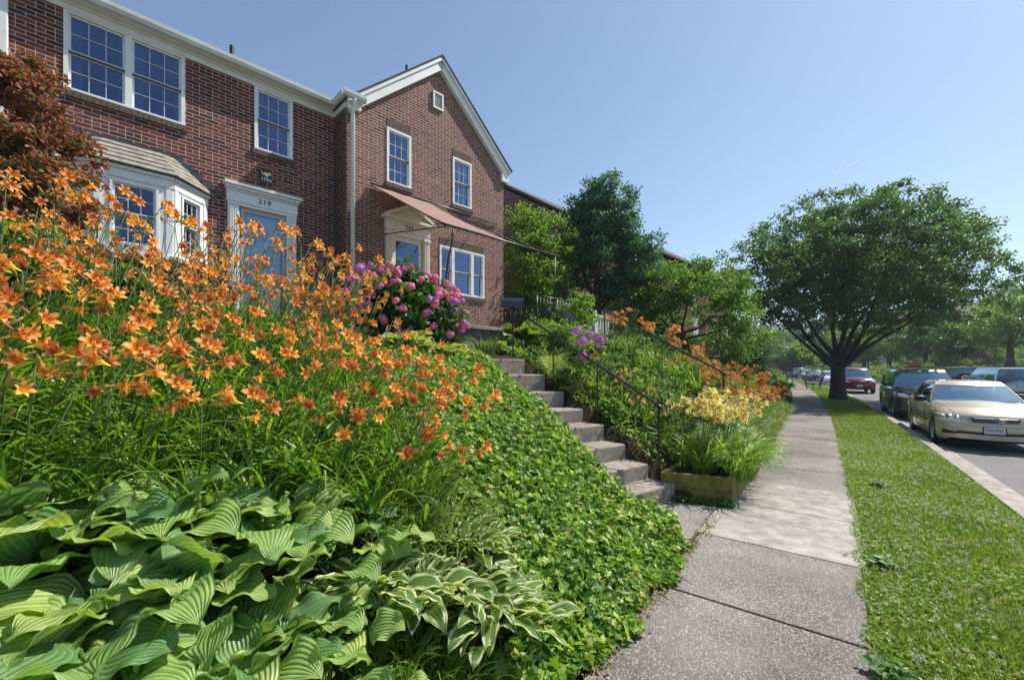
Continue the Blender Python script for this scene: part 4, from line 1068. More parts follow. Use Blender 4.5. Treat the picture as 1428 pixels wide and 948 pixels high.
# wire plant cage by the sidewalk
def cage():
    x, y, _ = at(1134, 31.5); t = thing('wire_tree_guard', 'round black wire tree guard standing on the verge', 'tree guard', (x, y, -.02))
    m = MB()
    for z, r_ in ((.4, .5), (.75, .6), (1.05, .66)): m.tube([(r_*math.cos(a), r_*math.sin(a), z) for a in np.linspace(0, 2*math.pi, 29)], .022, 6)
    m.build('hoops', M_dark, t, smooth=True); m = MB()
    for k in range(18):
        a = 2*math.pi*k/18; m.tube([(.42*math.cos(a), .42*math.sin(a), 0 if k % 3 == 0 else .36), (.5*math.cos(a), .5*math.sin(a), .42), (.63*math.cos(a), .63*math.sin(a), .9), (.74*math.cos(a), .74*math.sin(a), 1.15)], .018, 5)
    m.build('bars', M_dark, t, smooth=True)
cage()
# white porch railing on red brick wall of the next house
t = thing('porch', 'white porch railing on a red brick wall beside the dark tree trunk', 'porch', (*at(838, 13.2)[:2], 1.9), HA)
m = MB(); m.box(-.3, .35, -.12, .12, -.3, .62); m.build('brick_wall', M_brickG, t)
m = MB()
m.box(-.3, .5, -.05, .05, 1.25, 1.32); m.box(-.3, .5, -.04, .04, .64, .70)
for k in range(5): m.box(-.22+k*.15, -.17+k*.15, -.02, .02, .70, 1.25)
m.box(-.38, -.301, -.05, .05, .62, 1.45); m.build('white_railing', M_white, t)
# gazing flag / whirligig seen as a blue slant
m = MB(); m.box(-.15, .15, -.015, .015, -.035, .035, Matrix.Rotation(R(38), 4, 'Y')); o_ = m.build('garden_ornament', simple('blue_violet_ornament', (.10, .11, .26), .4), loc=at(795, 9.6, 2.76)); tag(o_, 'small slanted blue garden ornament among the terrace plants', 'ornament')
m = MB(); m.tube([(0, 0, 0), (0, 0, -1.1)], .008, 6); q_ = m.build('stake', M_dark); q_.parent = o_
# distant houses
def farhouse(px, d, w_, dep, z0, z1, label, mat, ang=.3, roofz=2.2):
    x, y, _ = at(px, d); h = thing('distant_house', label, 'house', (x, y, z0), ang)
    m = MB(); wall_panel(m, -w_/2, w_/2, -3, z1, 0, [(-w_*.4, -w_*.25, 1, 2.4), (-.6, .6, 1, 2.4), (w_*.25, w_*.4, 1, 2.4), (-w_*.4, -w_*.25, 3.6, 5), (w_*.25, w_*.4, 3.6, 5)] if z1 > 5.2 else [(-w_*.4, -w_*.2, 1, 2.2), (w_*.2, w_*.4, 1, 2.2)])
    m.add([(-w_/2, 0, -3), (-w_/2, dep, -3), (-w_/2, dep, z1), (-w_/2, dep/2, z1+roofz), (-w_/2, 0, z1)], [(0, 1, 2, 3, 4)]); m.add([(w_/2, 0, -3), (w_/2, dep, -3), (w_/2, dep, z1), (w_/2, dep/2, z1+roofz), (w_/2, 0, z1)], [(4, 3, 2, 1, 0)])
    m.build('wall', mat, h)
    m = MB(); m.add([(-w_/2-.3, -.4, z1-.15), (w_/2+.3, -.4, z1-.15), (w_/2+.3, dep/2, z1+roofz+.1), (-w_/2-.3, dep/2, z1+roofz+.1), (w_/2+.3, dep+.4, z1-.15), (-w_/2-.3, dep+.4, z1-.15)], [(0, 1, 2, 3), (3, 2, 4, 5)]); m.build('roof', simple('brown_roof', (.16, .11, .09), .9, var=.3), h)
    wins = [(-w_*.4, -w_*.25, 1, 2.4), (-.6, .6, 1, 2.4), (w_*.25, w_*.4, 1, 2.4), (-w_*.4, -w_*.25, 3.6, 5), (w_*.25, w_*.4, 3.6, 5)] if z1 > 5.2 else [(-w_*.4, -w_*.2, 1, 2.2), (w_*.2, w_*.4, 1, 2.2)]
    for q in wins: window(h, (0, 0, 0), *q, 0, curtain=False, case=.1, sill=False)
farhouse(1093, 86, 11, 9, 1.2, 3.3, 'small brick house with a brown roof behind the street lamp', M_brickG, -.7)
farhouse(1150, 100, 10, 9, 1.0, 5.6, 'tall brick house far down the street left of the big tree trunk', M_brickD, -.5)
farhouse(1325, 62, 12, 9, 3.2, 5.6, 'brick house half hidden by trees across the street', M_brickD, -.95)
# contrail
m = MB(); a = Vector(at(1164, 900, CAMH+(512-244)/594*900)); b = Vector(at(1200, 900, CAMH+(512-221)/594*900)); c_ = (a+b)/2
m.tube([a-c_, (a-c_)*.3, (b-c_)*.5, b-c_], [.3, 1.3, .9, .2], 8)
mt, nt_, out_ = nmat('ice_trail'); t1 = nt_.nodes.new('ShaderNodeBsdfTransparent'); d1 = nt_.nodes.new('ShaderNodeBsdfTranslucent'); d1.inputs[0].default_value = (.9, .9, .92, 1); mx = nt_.nodes.new('ShaderNodeMixShader'); mx.inputs[0].default_value = .35
L(nt_, t1.outputs[0], mx.inputs[1]); L(nt_, d1.outputs[0], mx.inputs[2]); L(nt_, mx.outputs[0], out_.inputs[0])
o = m.build('contrail', mt, loc=c_, smooth=True); tag(o, 'thin white aircraft trail in the sky', 'contrail', kind='stuff')
# ------------------------------------------------------------------ vegetation
M_bark = simple('dark_furrowed_bark', (.055, .045, .038), .95, var=.5, scale=7, bmp=1.)
M_bark2 = simple('grey_bark', (.12, .10, .085), .95, var=.4, scale=6, bmp=.9)
LEAF_V = [(0, 0, 0), (.30, .30, .06), (.32, .62, .05), (0, 1, -.10), (-.32, .62, .05), (-.30, .30, .06), (0, .5, -.02)]
LEAF_F = [(0, 1, 6), (1, 2, 6), (2, 3, 6), (3, 4, 6), (4, 5, 6), (5, 0, 6)]
QUAD_V = [(0, 0, 0), (.33, .45, .08), (0, 1, -.05), (-.33, .45, .08)]
QUAD_F = [(0, 1, 2), (0, 2, 3)]
def crown_pts(ell, n, gap=.5, fr=.9, seed=0):
    """clump centres through a union of ellipsoids, thinned by a noise field so that gaps stay open"""
    out = []; ell = [np.array(e, float) for e in ell]; vol = np.array([e[3]*e[4]*e[5] for e in ell]); vol /= vol.sum()
    ph = np.array([1.3, 2.1, .7])*(seed+1)
    while len(out) < n:
        e = ell[rng.choice(len(ell), p=vol)]
        v = rng.normal(size=3); v /= np.linalg.norm(v); r = rng.random()**(1/2.2)
        p = e[:3]+v*e[3:]*r
        f = np.sin(p[0]*fr+ph[0])*np.sin(p[1]*fr*1.1+ph[1])*np.sin(p[2]*fr*1.3+ph[2]) + .5*np.sin(p[0]*fr*2.3+ph[2])*np.sin(p[2]*fr*2.1+ph[0])
        if f < gap*(rng.random()*1.6-.9)-.35 and rng.random() > .06: continue
        out.append(p)
    return np.array(out)
def leaves_mesh(name, centres, per, rad, size, mat, parent, droop=.0, quad=False, flat=.6, jit=.35):
    n = len(centres)*per
    C = np.repeat(centres, per, 0); rr = np.repeat(rad if np.ndim(rad) else np.full(len(centres), rad), per)
    d = rdir(n); P = C + d*(rng.random(n)**.6*rr)[:, None]*np.array([1, 1, flat])
    F_ = rdir(n, -.1-droop); U_ = rdir(n, 1.3); S = size*(1+jit*(rng.random(n)*2-1))
    return merged(name, QUAD_V if quad else LEAF_V, QUAD_F if quad else LEAF_F, basis(F_, U_, S), P, mat, parent)
def limb(p0, p1, sag=.15, k=6, wig=.05):
    p0 = np.array(p0, float); p1 = np.array(p1, float); d = p1-p0; ln = np.linalg.norm(d); out = []
    w_ = rng.normal(size=3)*wig*ln
    for i in range(k+1):
        u = i/k; p = p0+d*u; p[2] += -sag*ln*math.sin(math.pi*u)*.6 + 0; p += w_*math.sin(math.pi*u*1.5)*u*(1-u)*3
        out.append(tuple(p))
    return out
def tree(name, label, base, trunk_h, tr, ell, mat, bark, nclump=160, per=40, crad=.55, lsize=.12, group=None, seed=0, quad=False, limbs=9, gap=.5, fr=.9, forks=None, lean=(0, 0), cat='tree', droop=0., twigs=.5, flare=1.7):
    t = thing(name, label, cat, base, 0, group)
    C = crown_pts(ell, nclump, gap, fr, seed)
    if mat is not None:
        leaves_mesh('crown', C, per, crad*(.7+.6*rng.random(len(C))), lsize, mat, t, droop, quad)
    m = MB(); top = (lean[0], lean[1], trunk_h)
    if trunk_h > 0:
        pts = [(0, 0, -.4), (0, 0, .05), (lean[0]*.2, lean[1]*.2, trunk_h*.3), (lean[0]*.6, lean[1]*.6, trunk_h*.7), top]
        m.tube(pts+[(top[0]*1.05, top[1]*1.05, trunk_h+tr*.9), (top[0]*1.1, top[1]*1.1, trunk_h+tr*2.6)], [tr*flare*1.1, tr*flare, tr*1.08, tr, tr*.98, tr*.62, tr*.15], 14)
    ends = forks or [tuple(C[i]) for i in rng.choice(len(C), min(limbs, len(C)), replace=False)]
    skel = []
    for e in ends:
        e = np.array(e); z0 = trunk_h*(.72+.3*rng.random()) if trunk_h > 0 else 0
        pts = limb((lean[0], lean[1], min(z0, trunk_h)), e, .12)
        r0 = tr*(.50 if len(ends) > 3 else .7); m.tube(pts, [r0*(1-.86*(i/6)**.65) for i in range(7)], 8); skel += [(p, r0*(1-.86*(i/6)**.65)) for i, p in enumerate(pts) if i > 1]
    if skel and twigs:
        SP = np.array([s[0] for s in skel])
        for c in C[rng.choice(len(C), int(len(C)*twigs), replace=False)]:
            i = np.argmin(((SP-c)**2).sum(1)+np.maximum(0, SP[:, 2]-c[2])*2); r0 = max(.008, skel[i][1]*.45)
            m.tube(limb(SP[i], c, .05, 4, .08), [r0, r0*.7, r0*.5, r0*.35, r0*.2], 5, cap=False)
    m.build('trunk' if trunk_h > 0 else 'stems', bark, t, smooth=True, uv=False)
    return t
G_street = leafmat('pear_tree_leaf', [(.03, .08, .028), (.055, .12, .038), (.095, .17, .05), (.06, .13, .045)], .36, .48)
G_dark = leafmat('holly_leaf', [(.03, .10, .07), (.05, .14, .085), (.08, .18, .095)], .3, .5)
G_lime = leafmat('lime_green_leaf', [(.07, .14, .015), (.11, .20, .025), (.16, .26, .03)], .42, .45)
G_maple = leafmat('maple_leaf', [(.05, .11, .012), (.09, .18, .018), (.13, .23, .025)], .42, .45)
G_mid = leafmat('mid_green_leaf', [(.04, .10, .025), (.075, .155, .04), (.12, .21, .045)], .38, .45)
G_blue = leafmat('far_haze_blue_leaf', [(.03, .08, .045), (.045, .10, .055), (.07, .13, .06)], .25, .5)  # tinted blue: distance haze put into the leaf colour
G_red = leafmat('japanese_maple_leaf', [(.12, .03, .028), (.26, .075, .055), (.34, .15, .10), (.17, .16, .06), (.10, .14, .045), (.28, .10, .09)], .35, .45, tcol=(1.8, 1.2, .8), scale=3.)

# big street tree on the verge
bx, by, _ = street(26.8, -.85)
ell = [(0.6, 0, 6.6, 5.2, 5.2, 3.7), (3.6, 1.5, 6.6, 4.6, 4.2, 3.1), (-3.4, -1.5, 6.0, 3.2, 3.4, 2.4), (5.9, .6, 5.5, 2.8, 3, 2.2), (1.6, -.3, 8.6, 3.0, 3.0, 2.0), (-1.2, .4, 8.4, 2.3, 2.5, 1.9), (4.5, 0, 8.0, 2.4, 2.6, 1.9), (-4.2, 0, 5.3, 1.7, 2.4, 1.5)]
forks = [(-4.4, -1.2, 4.9), (-2.4, .6, 6.8), (-.8, -1.5, 7.6), (.8, .8, 8.6), (2.2, -1.4, 7.8), (3.6, 1.0, 7.2), (5.4, .2, 6.2), (2.8, 2.5, 6.0), (-1.8, 2.4, 6.5), (-.5, -3.4, 5.8), (3.2, -3.2, 5.7)]
tree('street_tree', 'large round street tree with a dark forked trunk between sidewalk and road', (bx, by, -.02), 2.0, .30, ell, G_street, M_bark, nclump=1450, per=80, crad=.46, lsize=.12, seed=1, forks=forks, gap=.35, fr=1.25, twigs=.5, flare=1.35)
# trees beside the gable house
def T(px, d, z): x, y, _ = at(px, d); return (x, y, z)
tree('yard_tree', 'loose yellow green tree touching the right side of the gable house', T(742, 14.2, 2.2), 1.5, .09, [(-.1, 0, 2.5, 1.15, 1.3, 2.0), (.4, 0, 1.5, 1.05, 1.1, 1.3), (-.5, 0, 4.2, .65, .8, 1.0), (.3, 0, 3.9, .7, .8, .9), (.75, .2, 3.4, .8, .9, 1.2)], G_lime, M_bark2, 300, 66, .32, .08, seed=2, gap=.5, fr=2)
tree('holly_tree', 'dark blue green rounded tree taller than the others near the gable house', T(832, 15.8, 2.0), 2.0, .17, [(.2, 0, 3.9, 1.75, 1.6, 1.9), (.3, 0, 5.3, 1.25, 1.3, 1.3), (.1, 0, 6.2, .7, .8, 1.0), (.9, 0, 3.0, 1.25, 1.2, 1.2), (-.7, .1, 3.4, 1.0, 1.0, 1.5), (-.5, 0, 4.9, .9, .9, 1.1), (1.45, -.2, 3.9, .9, 1.0, 1.4), (1.5, -.3, 2.7, 1.0, 1.0, 1.0)], G_dark, M_bark, 560, 90, .34, .085, seed=3, gap=.1, fr=1.2)
tree('maple_tree', 'bright green spreading maple growing in the next front yard', T(962, 15, 1.6), 1.3, .12, [(0, 0, 2.6, 2.0, 1.9, 1.15), (1.1, -.2, 2.2, 1.2, 1.4, 1.2), (-1.3, 0, 2.7, 1.4, 1.4, 1.0), (-2.2, .2, 2.2, .9, 1.0, .9), (1.5, -.3, 1.2, 1.1, 1.0, .9), (.3, 0, 3.1, 1.1, 1.2, .7)], G_maple, M_bark, 300, 70, .36, .085, seed=4, gap=.6, fr=1.6, droop=.3, lean=(-.3, 0))
tree('shrub', 'rounded light green shrub behind the mailbox', T(799, 11.4, 2.0), 0, .04, [(0, 0, 1.15, .58, .6, .62), (-.25, 0, .8, .45, .5, .5), (.25, 0, .7, .45, .5, .5)], G_lime, M_bark2, 70, 60, .2, .06, seed=5, gap=.4, fr=3, cat='shrub')
tree('japanese_maple', 'bronze red Japanese maple in front of the bay window house', T(12, 4.35, 1.9), .8, .06, [(0, 0, 1.95, .66, .7, 1.0), (.25, 0, 1.35, .52, .6, .7), (.2, 0, .8, .5, .6, .5), (-.5, .1, 2.3, .7, .7, .8), (-.5, 0, 1.1, .7, .7, .6)], G_red, M_bark, 460, 90, .15, .048, seed=6, gap=.3, fr=4, limbs=14)
# trees across and down the street
bgt = [(1409, 40, 1.6, 9.4, 4.4, G_lime, 'leafy light green tree behind the silver minivan', 'z'),
       (1345, 47, 1.8, 7.4, 3.6, G_mid, 'spreading green tree behind the dark off-roader', 'z'),
       (1290, 52, 1.6, 8.2, 4.4, G_mid, 'dark trunked tree across the street behind the grey SUV', 'z'),
       (1440, 52, 1.6, 14, 6.0, G_mid, 'tall green tree at the right edge of the photo', 'z'),
       (1240, 60, 1.2, 8.5, 4.6, G_lime, 'light green tree across the street right of the street tree trunk', 'z'),
       (1380, 66, 2.0, 12.5, 6.5, G_mid, 'wide tree filling the back of the gardens across the street', 'z'),
       (1310, 78, 2.0, 13.5, 7.0, G_blue, 'hazy blue tree standing behind the brick house across the street', 'z'),
       (1205, 70, .5, 9.5, 4.5, G_mid, 'green tree seen between the forked limbs of the street tree', 'z'),
       (1160, 78, .3, 9.0, 4.5, G_lime, 'pale green tree just left of the street tree trunk', 'z'),
       (1140, 92, .3, 13.0, 6.0, G_blue, 'tall dark hazy blue tree in the gap left of the street tree', 'z'),
       (1108, 74, .3, 5.8, 3.6, G_lime, 'low yellow green tree behind the street lamp', 'z'),
       (1075, 84, .3, 9.5, 6.0, G_mid, 'green tree behind the small brown roofed house', 'z'),
       (1040, 64, .5, 9.0, 5.2, G_mid, 'bushy green tree beyond the bright maple', 'z'),
       (1110, 120, .3, 16, 9.0, G_blue, 'hazy tree at the far end of the street', 'z'),
       (1010, 70, .8, 8.0, 5.5, G_mid, 'dark green tree hidden low behind the bright maple', 'z'),
       (1240, 105, 1, 17, 11, G_blue, 'broad hazy tree closing the view beyond the road', 'z'),
       (1480, 80, 2, 17, 9, G_mid, 'far tree beyond the right edge gardens', 'z')]
for i, (px, d, z, top, r, mt, lb, _) in enumerate(bgt):
    x, y, _z = at(px, d); h = top-z
    e = [(0, 0, h*.58, r, r, h*.34), (r*.45, 0, h*.42, r*.65, r*.6, h*.27), (-r*.5, .2, h*.45, r*.6, r*.6, h*.27), (.1*r, 0, h*.78, r*.6, r*.6, h*.22)]
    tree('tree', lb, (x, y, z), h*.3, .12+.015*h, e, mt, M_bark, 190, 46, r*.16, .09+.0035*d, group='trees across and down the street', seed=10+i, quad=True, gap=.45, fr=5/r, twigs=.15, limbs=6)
shr = [(1226, 48, .35, 1.6, 1.7, G_lime, 'yellow green ground shrub beyond the maroon SUV'), (1248, 42, .2, 1.3, 1.3, G_mid, 'blue green mound shrub above the far kerb'), (1269, 46, .6, 2.2, 2.2, G_lime, 'clipped round pale shrub behind the grey SUV roof'),
       (1300, 44, .4, 1.6, 1.6, G_lime, 'bright green bush beside the dark off-roader'), (1352, 42, .5, 2.0, 1.7, G_lime, 'yellow green bush between off-roader and minivan'), (1400, 44, 1.2, 2.6, 1.7, G_mid, 'round dark shrub above the silver minivan roof'),
       (1066, 60, .2, 1.7, 2.5, G_mid, 'low dark hedge left of the street lamp'), (1155, 62, .0, 1.9, 2.0, G_lime, 'low bush behind the white car'), (1130, 66, .0, 1.9, 2.6, G_lime, 'yellow green hedge behind the wire cage'), (1210, 46, 0.1, 1.2, 1.9, G_lime, 'spreading low plants at the base of the signpost'), (1190, 60, 0.0, 1.9, 2.8, G_mid, 'hedge behind the maroon SUV'), (1425, 46, 1.0, 2.6, 2.0, G_lime, 'pale bush at the right edge above the minivan'), (1325, 50, .8, 2.6, 2.4, G_mid, 'dark shrub mass under the trees across the street')]
for i, (px, d, z, h, r, mt, lb) in enumerate(shr):
    x, y, _z = at(px, d)
    tree('shrub', lb, (x, y, z), 0, .03, [(0, 0, h*.5, r, r*.8, h*.5), (r*.4, .1, h*.35, r*.6, r*.6, h*.35)], mt, M_bark2, 60, 40, r*.2, .12, seed=40+i, quad=True, gap=.2, group='shrubs across and down the street', cat='shrub', twigs=0, limbs=5)

# ---------------------------------------------------------------- leaves of strap plants
def blade_mesh(mb, base, azi, ln, wid, arch, curl=1.0, seg=7, tw=0., lean=None):
    """one arching strap leaf, folded along its midrib"""
    d = np.array([math.cos(azi), math.sin(azi), 0]); sd_ = np.array([-math.sin(azi), math.cos(azi), 0])
    p = np.array(base, float); ang = math.pi/2-.12-.15*random.random(); vs = []
    for i in range(seg+1):
        u = i/seg; w_ = wid*(.55+.9*u*(1-u)*1.6)*(1-u**3.0)+.0006
        t_ = d*math.cos(ang)+np.array([0, 0, math.sin(ang)])
        nn = -d*math.sin(ang)+np.array([0, 0, math.cos(ang)])
        s2 = sd_*math.cos(tw*u)+nn*math.sin(tw*u)
        vs += [p-s2*w_+nn*w_*.45, p, p+s2*w_+nn*w_*.45]
        p = p+t_*ln/seg; ang -= arch*(.35+curl*1.3*u)/seg*1.2
        if lean is not None: p = p+np.array(lean)*ln/seg*u
    fs = []
    for i in range(seg): a = 3*i; fs += [(a, a+1, a+4, a+3), (a+1, a+2, a+5, a+4)]
    mb.add(vs, fs)
D_leaf = leafmat('daylily_leaf', [(.055, .14, .02), (.10, .22, .03), (.16, .29, .035), (.27, .35, .07)], .34, .36, scale=6)
D_stem = simple('daylily_stem', (.07, .13, .03), .5, bmp=0)
D_dry = leafmat('dry_leaf', [(.25, .17, .08), (.35, .25, .12)], .25, .7)
G_grass = leafmat('liriope_leaf', [(.06, .12, .02), (.11, .19, .035), (.20, .27, .07)], .3, .4, scale=6)
G_vari = leafmat('variegated_grass', [(.16, .24, .05), (.30, .36, .12), (.42, .45, .22)], .32, .4, scale=6)
G_tall = leafmat('tall_grass_leaf', [(.07, .12, .05), (.13, .19, .08), (.24, .27, .13)], .3, .45, scale=6)
def tuft_mesh(n, ln, wid, arch, spread=.08, curl=1., seg=7):
    mb = MB()
    for k in range(n):
        a = random.uniform(0, 2*math.pi); r_ = spread*math.sqrt(random.random())
        blade_mesh(mb, (r_*math.cos(a), r_*math.sin(a), -.03), a+random.gauss(0, .6), ln*random.uniform(.65, 1.15), wid*random.uniform(.7, 1.2), arch*random.uniform(.55, 1.35), curl, seg, random.uniform(-.9, .9))
    return mb
def flowermat(name, throat, mid, rim, stripe, trans=.35):
    m, nt, out = nmat(name); uv = nt.nodes.new('ShaderNodeUVMap').outputs[0]
    sp = nt.nodes.new('ShaderNodeSeparateXYZ'); L(nt, uv, sp.inputs[0])
    col = ramp(nt, sp.outputs[1], [(.0, throat), (.28, throat), (.48, stripe), (.62, mid), (1, rim)])
    ct = ramp(nt, math_(nt, 'ABSOLUTE', sp.outputs[0]), [(.0, (1.25, 1.35, 1.2)), (.22, (1, 1, 1)), (1, (.95, .9, .9))])
    col = mixc(nt, 1., col, ct, 'MULTIPLY')
    oi = nt.nodes.new('ShaderNodeObjectInfo'); hs = nt.nodes.new('ShaderNodeHueSaturation'); L(nt, col, hs.inputs['Color'])
    L(nt, math_(nt, 'ADD', math_(nt, 'MULTIPLY', oi.outputs['Random'], .03), .487), hs.inputs['Hue'])
    L(nt, math_(nt, 'ADD', math_(nt, 'MULTIPLY', oi.outputs['Random'], .45), .75), hs.inputs['Value'])
    col = hs.outputs[0]
    p = pbsdf(nt, col, .5, None, 0, .3); t = nt.nodes.new('ShaderNodeBsdfTranslucent'); L(nt, col, t.inputs[0])
    mx = nt.nodes.new('ShaderNodeMixShader'); mx.inputs[0].default_value = trans; L(nt, p.outputs[0], mx.inputs[1]); L(nt, t.outputs[0], mx.inputs[2]); L(nt, mx.outputs[0], out.inputs[0]); return m
F_orange = flowermat('orange_petals', (.88, .60, .10), (.84, .32, .075), (.87, .44, .14), (.60, .11, .025))
F_yellow = flowermat('yellow_petals', (.80, .62, .10), (.85, .72, .26), (.88, .76, .36), (.82, .66, .18))
F_apricot = flowermat('apricot_petals', (.80, .60, .08), (.85, .50, .14), (.85, .55, .2), (.75, .36, .06))
F_red = flowermat('red_orange_petals', (.8, .45, .05), (.72, .14, .03), (.76, .2, .05), (.5, .04, .01))
def flower_data(op=1., size=.056, wide=.30):
    """trumpet of six recurved petals opening towards +z"""
    V = []; F = []; UV = []
    for k in range(6):
        a = 2*math.pi*k/6+random.uniform(-.08, .08); inner = k % 2; wd = size*(wide if inner else wide*.68); ln = size*random.uniform(1.05, 1.3); n = 7; rc = op*random.uniform(.8, 1.25)
        b = len(V); p = np.array([.004, 0., 0.]); ang = 1.30
        for i in range(n+1):
            u = i/n; w_ = wd*math.sin(math.pi*min(1, .10+u*.86))**.75*(1 if u < .97 else .25); ruff = .0035*math.sin(u*19+k)*(inner*1.2+.3)
            c = math.cos(a); s = math.sin(a)
            for j in (-1, 0, 1):
                x = p[0]+(0 if j else -.003*math.sin(math.pi*u)); y = j*w_; z = p[2]+(abs(j)*(ruff+w_*.25))
                V.append((x*c-y*s, x*s+y*c, z)); UV.append((j, u))
            p = p+np.array([math.cos(ang), 0, math.sin(ang)])*ln*1.25/n; ang -= rc*(.15+1.05*u*1.5)/n*2.1
        for i in range(n): q = b+3*i; F += [(q, q+1, q+4, q+3), (q+1, q+2, q+5, q+4)]
    return V, F, UV
def flower_mesh(name, mat, **k):
    V, F, UV = flower_data(**k)
    mb = MB(); mb.add(V, F)
    # tube and stamens
    me = bpy.data.meshes.new(name); b = len(V); VS = list(V); FS = list(F); UU = list(UV)
    for i in range(6):
        a = i; VS += [(.003*math.cos(a), .003*math.sin(a), -.035), (.006*math.cos(a), .006*math.sin(a), .004)]; UU += [(0, .1), (0, .1)]
    for i in range(6): FS.append((b+2*i, b+2*((i+1) % 6), b+2*((i+1) % 6)+1, b+2*i+1))
    for i in range(5):
        a = i*1.3; b = len(VS); e = (.02*math.cos(a), .02*math.sin(a), .075)
        VS += [(0, 0, 0), (.0012, .001, 0), (e[0]+.002, e[1], e[2]), (e[0]-.001, e[1]+.002, e[2]+.006)]; UU += [(0, .6)]*4; FS.append((b, b+1, b+2, b+3))
    me.from_pydata(VS, [], FS); me.materials.append(mat); u = me.uv_layers.new(name='UVMap')
    lp = np.zeros(len(me.loops), int); me.loops.foreach_get('vertex_index', lp); u.data.foreach_set('uv', np.array(UU, float)[lp].reshape(-1).astype(np.float32))
    me.polygons.foreach_set('use_smooth', [True]*len(me.polygons)); me.update(); return me
def meshes_flowers(mat, n=5, **k): return [flower_mesh('flower', mat, op=random.uniform(.55, 1.6), **k) for _ in range(n)]
bud_me = None
def bud_mesh():
    mb = MB(); mb.lathe([(.002, 0), (.005, .012), (.0075, .035), (.006, .055), (.001, .066)], 7)
    me = bpy.data.meshes.new('bud'); me.from_pydata(mb.v, [], mb.f); me.materials.append(simple('daylily_bud', (.42, .28, .07), .5, bmp=0)); me.polygons.foreach_set('use_smooth', [True]*len(me.polygons)); return me
BUD = bud_mesh()
WILT = BUD.copy(); WILT.materials[0] = simple('wilted_petal', (.30, .11, .04), .8, bmp=0)
def put(me, name, parent, loc, dirv, roll=None, sc_=1.):
    o = bpy.data.objects.new(name, me); COL.objects.link(o); o.parent = parent; o.location = loc
    q = Vector(dirv).to_track_quat('Z', 'Y'); o.rotation_mode = 'QUATERNION'
    from mathutils import Quaternion
    o.rotation_quaternion = q @ Quaternion((0, 0, 1), roll if roll is not None else random.uniform(0, 6.28)); o.scale = (sc_,)*3; return o
def daylily(nst, flowers, ln=.62, h=.95, lean=(.28, -.1), nbl=34, per=(1, 3), fs=1., leafm=None, wid=.011):
    t = bpy.data.objects.new('daylily', None); COL.objects.link(t)
    tuft_mesh(nbl, ln, wid, 1.9, .10, .9).build('foliage', leafm or D_leaf, t, smooth=True, uv=False)
    for k in range(nst):
        a = random.uniform(0, 6.28); r_ = .07*random.random(); hh = h*random.uniform(.72, 1.12); lx = lean[0]*random.uniform(.5, 1.5)+random.gauss(0, .10); ly = lean[1]+random.gauss(0, .12)
        b = Vector((r_*math.cos(a), r_*math.sin(a), -.02)); tip = b+Vector((lx*hh, ly*hh, hh))
        mid = b.lerp(tip, .5)+Vector((-.03*lx, 0, .03)); m = MB(); m.tube([b, b.lerp(mid, .5)+Vector((-.02, 0, 0)), mid, tip], [.0042, .0038, .0034, .0026], 5)
        nf = random.randint(*per); dirs = []
        heads = []
        for j in range(nf+random.randint(1, 3)):
            az = random.uniform(-2.2, 1.2); up = random.uniform(-.05, .75); dv = Vector((math.cos(az)*.9+.2, math.sin(az), up)).normalized()
            st = tip-Vector((0, 0, random.uniform(0, .06))); e = st+dv*random.uniform(.03, .07); m.tube([st, e], [.0022, .002], 4, cap=False); heads.append((e, dv))
        so_ = m.build('stem', D_stem, t, smooth=True, uv=False)
        for j, (e, dv) in enumerate(heads):
            if j < nf:
                put(random.choice(flowers), 'flower', so_, e+dv*.03, dv, sc_=fs*random.uniform(.66, 1.1))
            elif random.random() < .3: put(WILT, 'wilted_flower', so_, e, (dv+Vector((0, 0, -1.2))).normalized(), sc_=fs*random.uniform(.7, 1.1))
            else: put(BUD, 'bud', so_, e, (dv+Vector((0, 0, .5))).normalized(), sc_=fs*random.uniform(.6, 1.15))
    return t
def place(protos, pts, label, cat, group, name=None, s=(.85, 1.15), rot=None):
    used = set()
    for i, (x, y, *rest) in enumerate(pts):
        k = rest[1] if len(rest) > 1 else random.randrange(len(protos))
        p = protos[k]; o = p if k not in used else copy_tree(p); used.add(k)
        z = rest[0] if rest and rest[0] is not None else float(hgt(x, y))
        o.location = (x, y, z); o.rotation_euler = (0, 0, random.uniform(-.5, .5) if rot is None else random.uniform(*rot)); o.scale = (random.uniform(*s),)*3
        tag(o, label, cat, group)
        if name: o.name = name
    for k, p in enumerate(protos):
        if k not in used:
            for c in list(p.children_recursive): bpy.data.objects.remove(c)
            bpy.data.objects.remove(p)
def scatter_pts(fn, n, mind, box):
    """random points in street coordinates box=(s0,s1,q0,q1), kept at least mind apart, where fn is true"""
    out = []; tries = 0
    while len(out) < n and tries < 60000:
        tries += 1; s = random.uniform(box[0], box[1]); q = random.uniform(box[2], box[3]); x, y, _ = street(s, q)
        if not fn(s, q, x, y): continue
        if all((x-a)**2+(y-b)**2 > mind**2 for a, b in out): out.append((x, y))
    return out
def stepcoord(x, y): return (x-SO[0])*SE[0]+(y-SO[1])*SE[1], (x-SO[0])*SF[0]+(y-SO[1])*SF[1]
def px_of(x, y, z): return 714+594*x/max(y, .01), 512-594*(z-CAMH)/max(y, .01)
# where each planting stands, seen as ground zones of the slope
def zone(x, y):
    """ivy | hosta | lily on the slope left of the steps"""
    z = float(hgt(x, y)); s, q = sq(x, y); a, b = stepcoord(x, y)
    u, v = px_of(x, y, z)
    return u, v, s, q, a, b, z
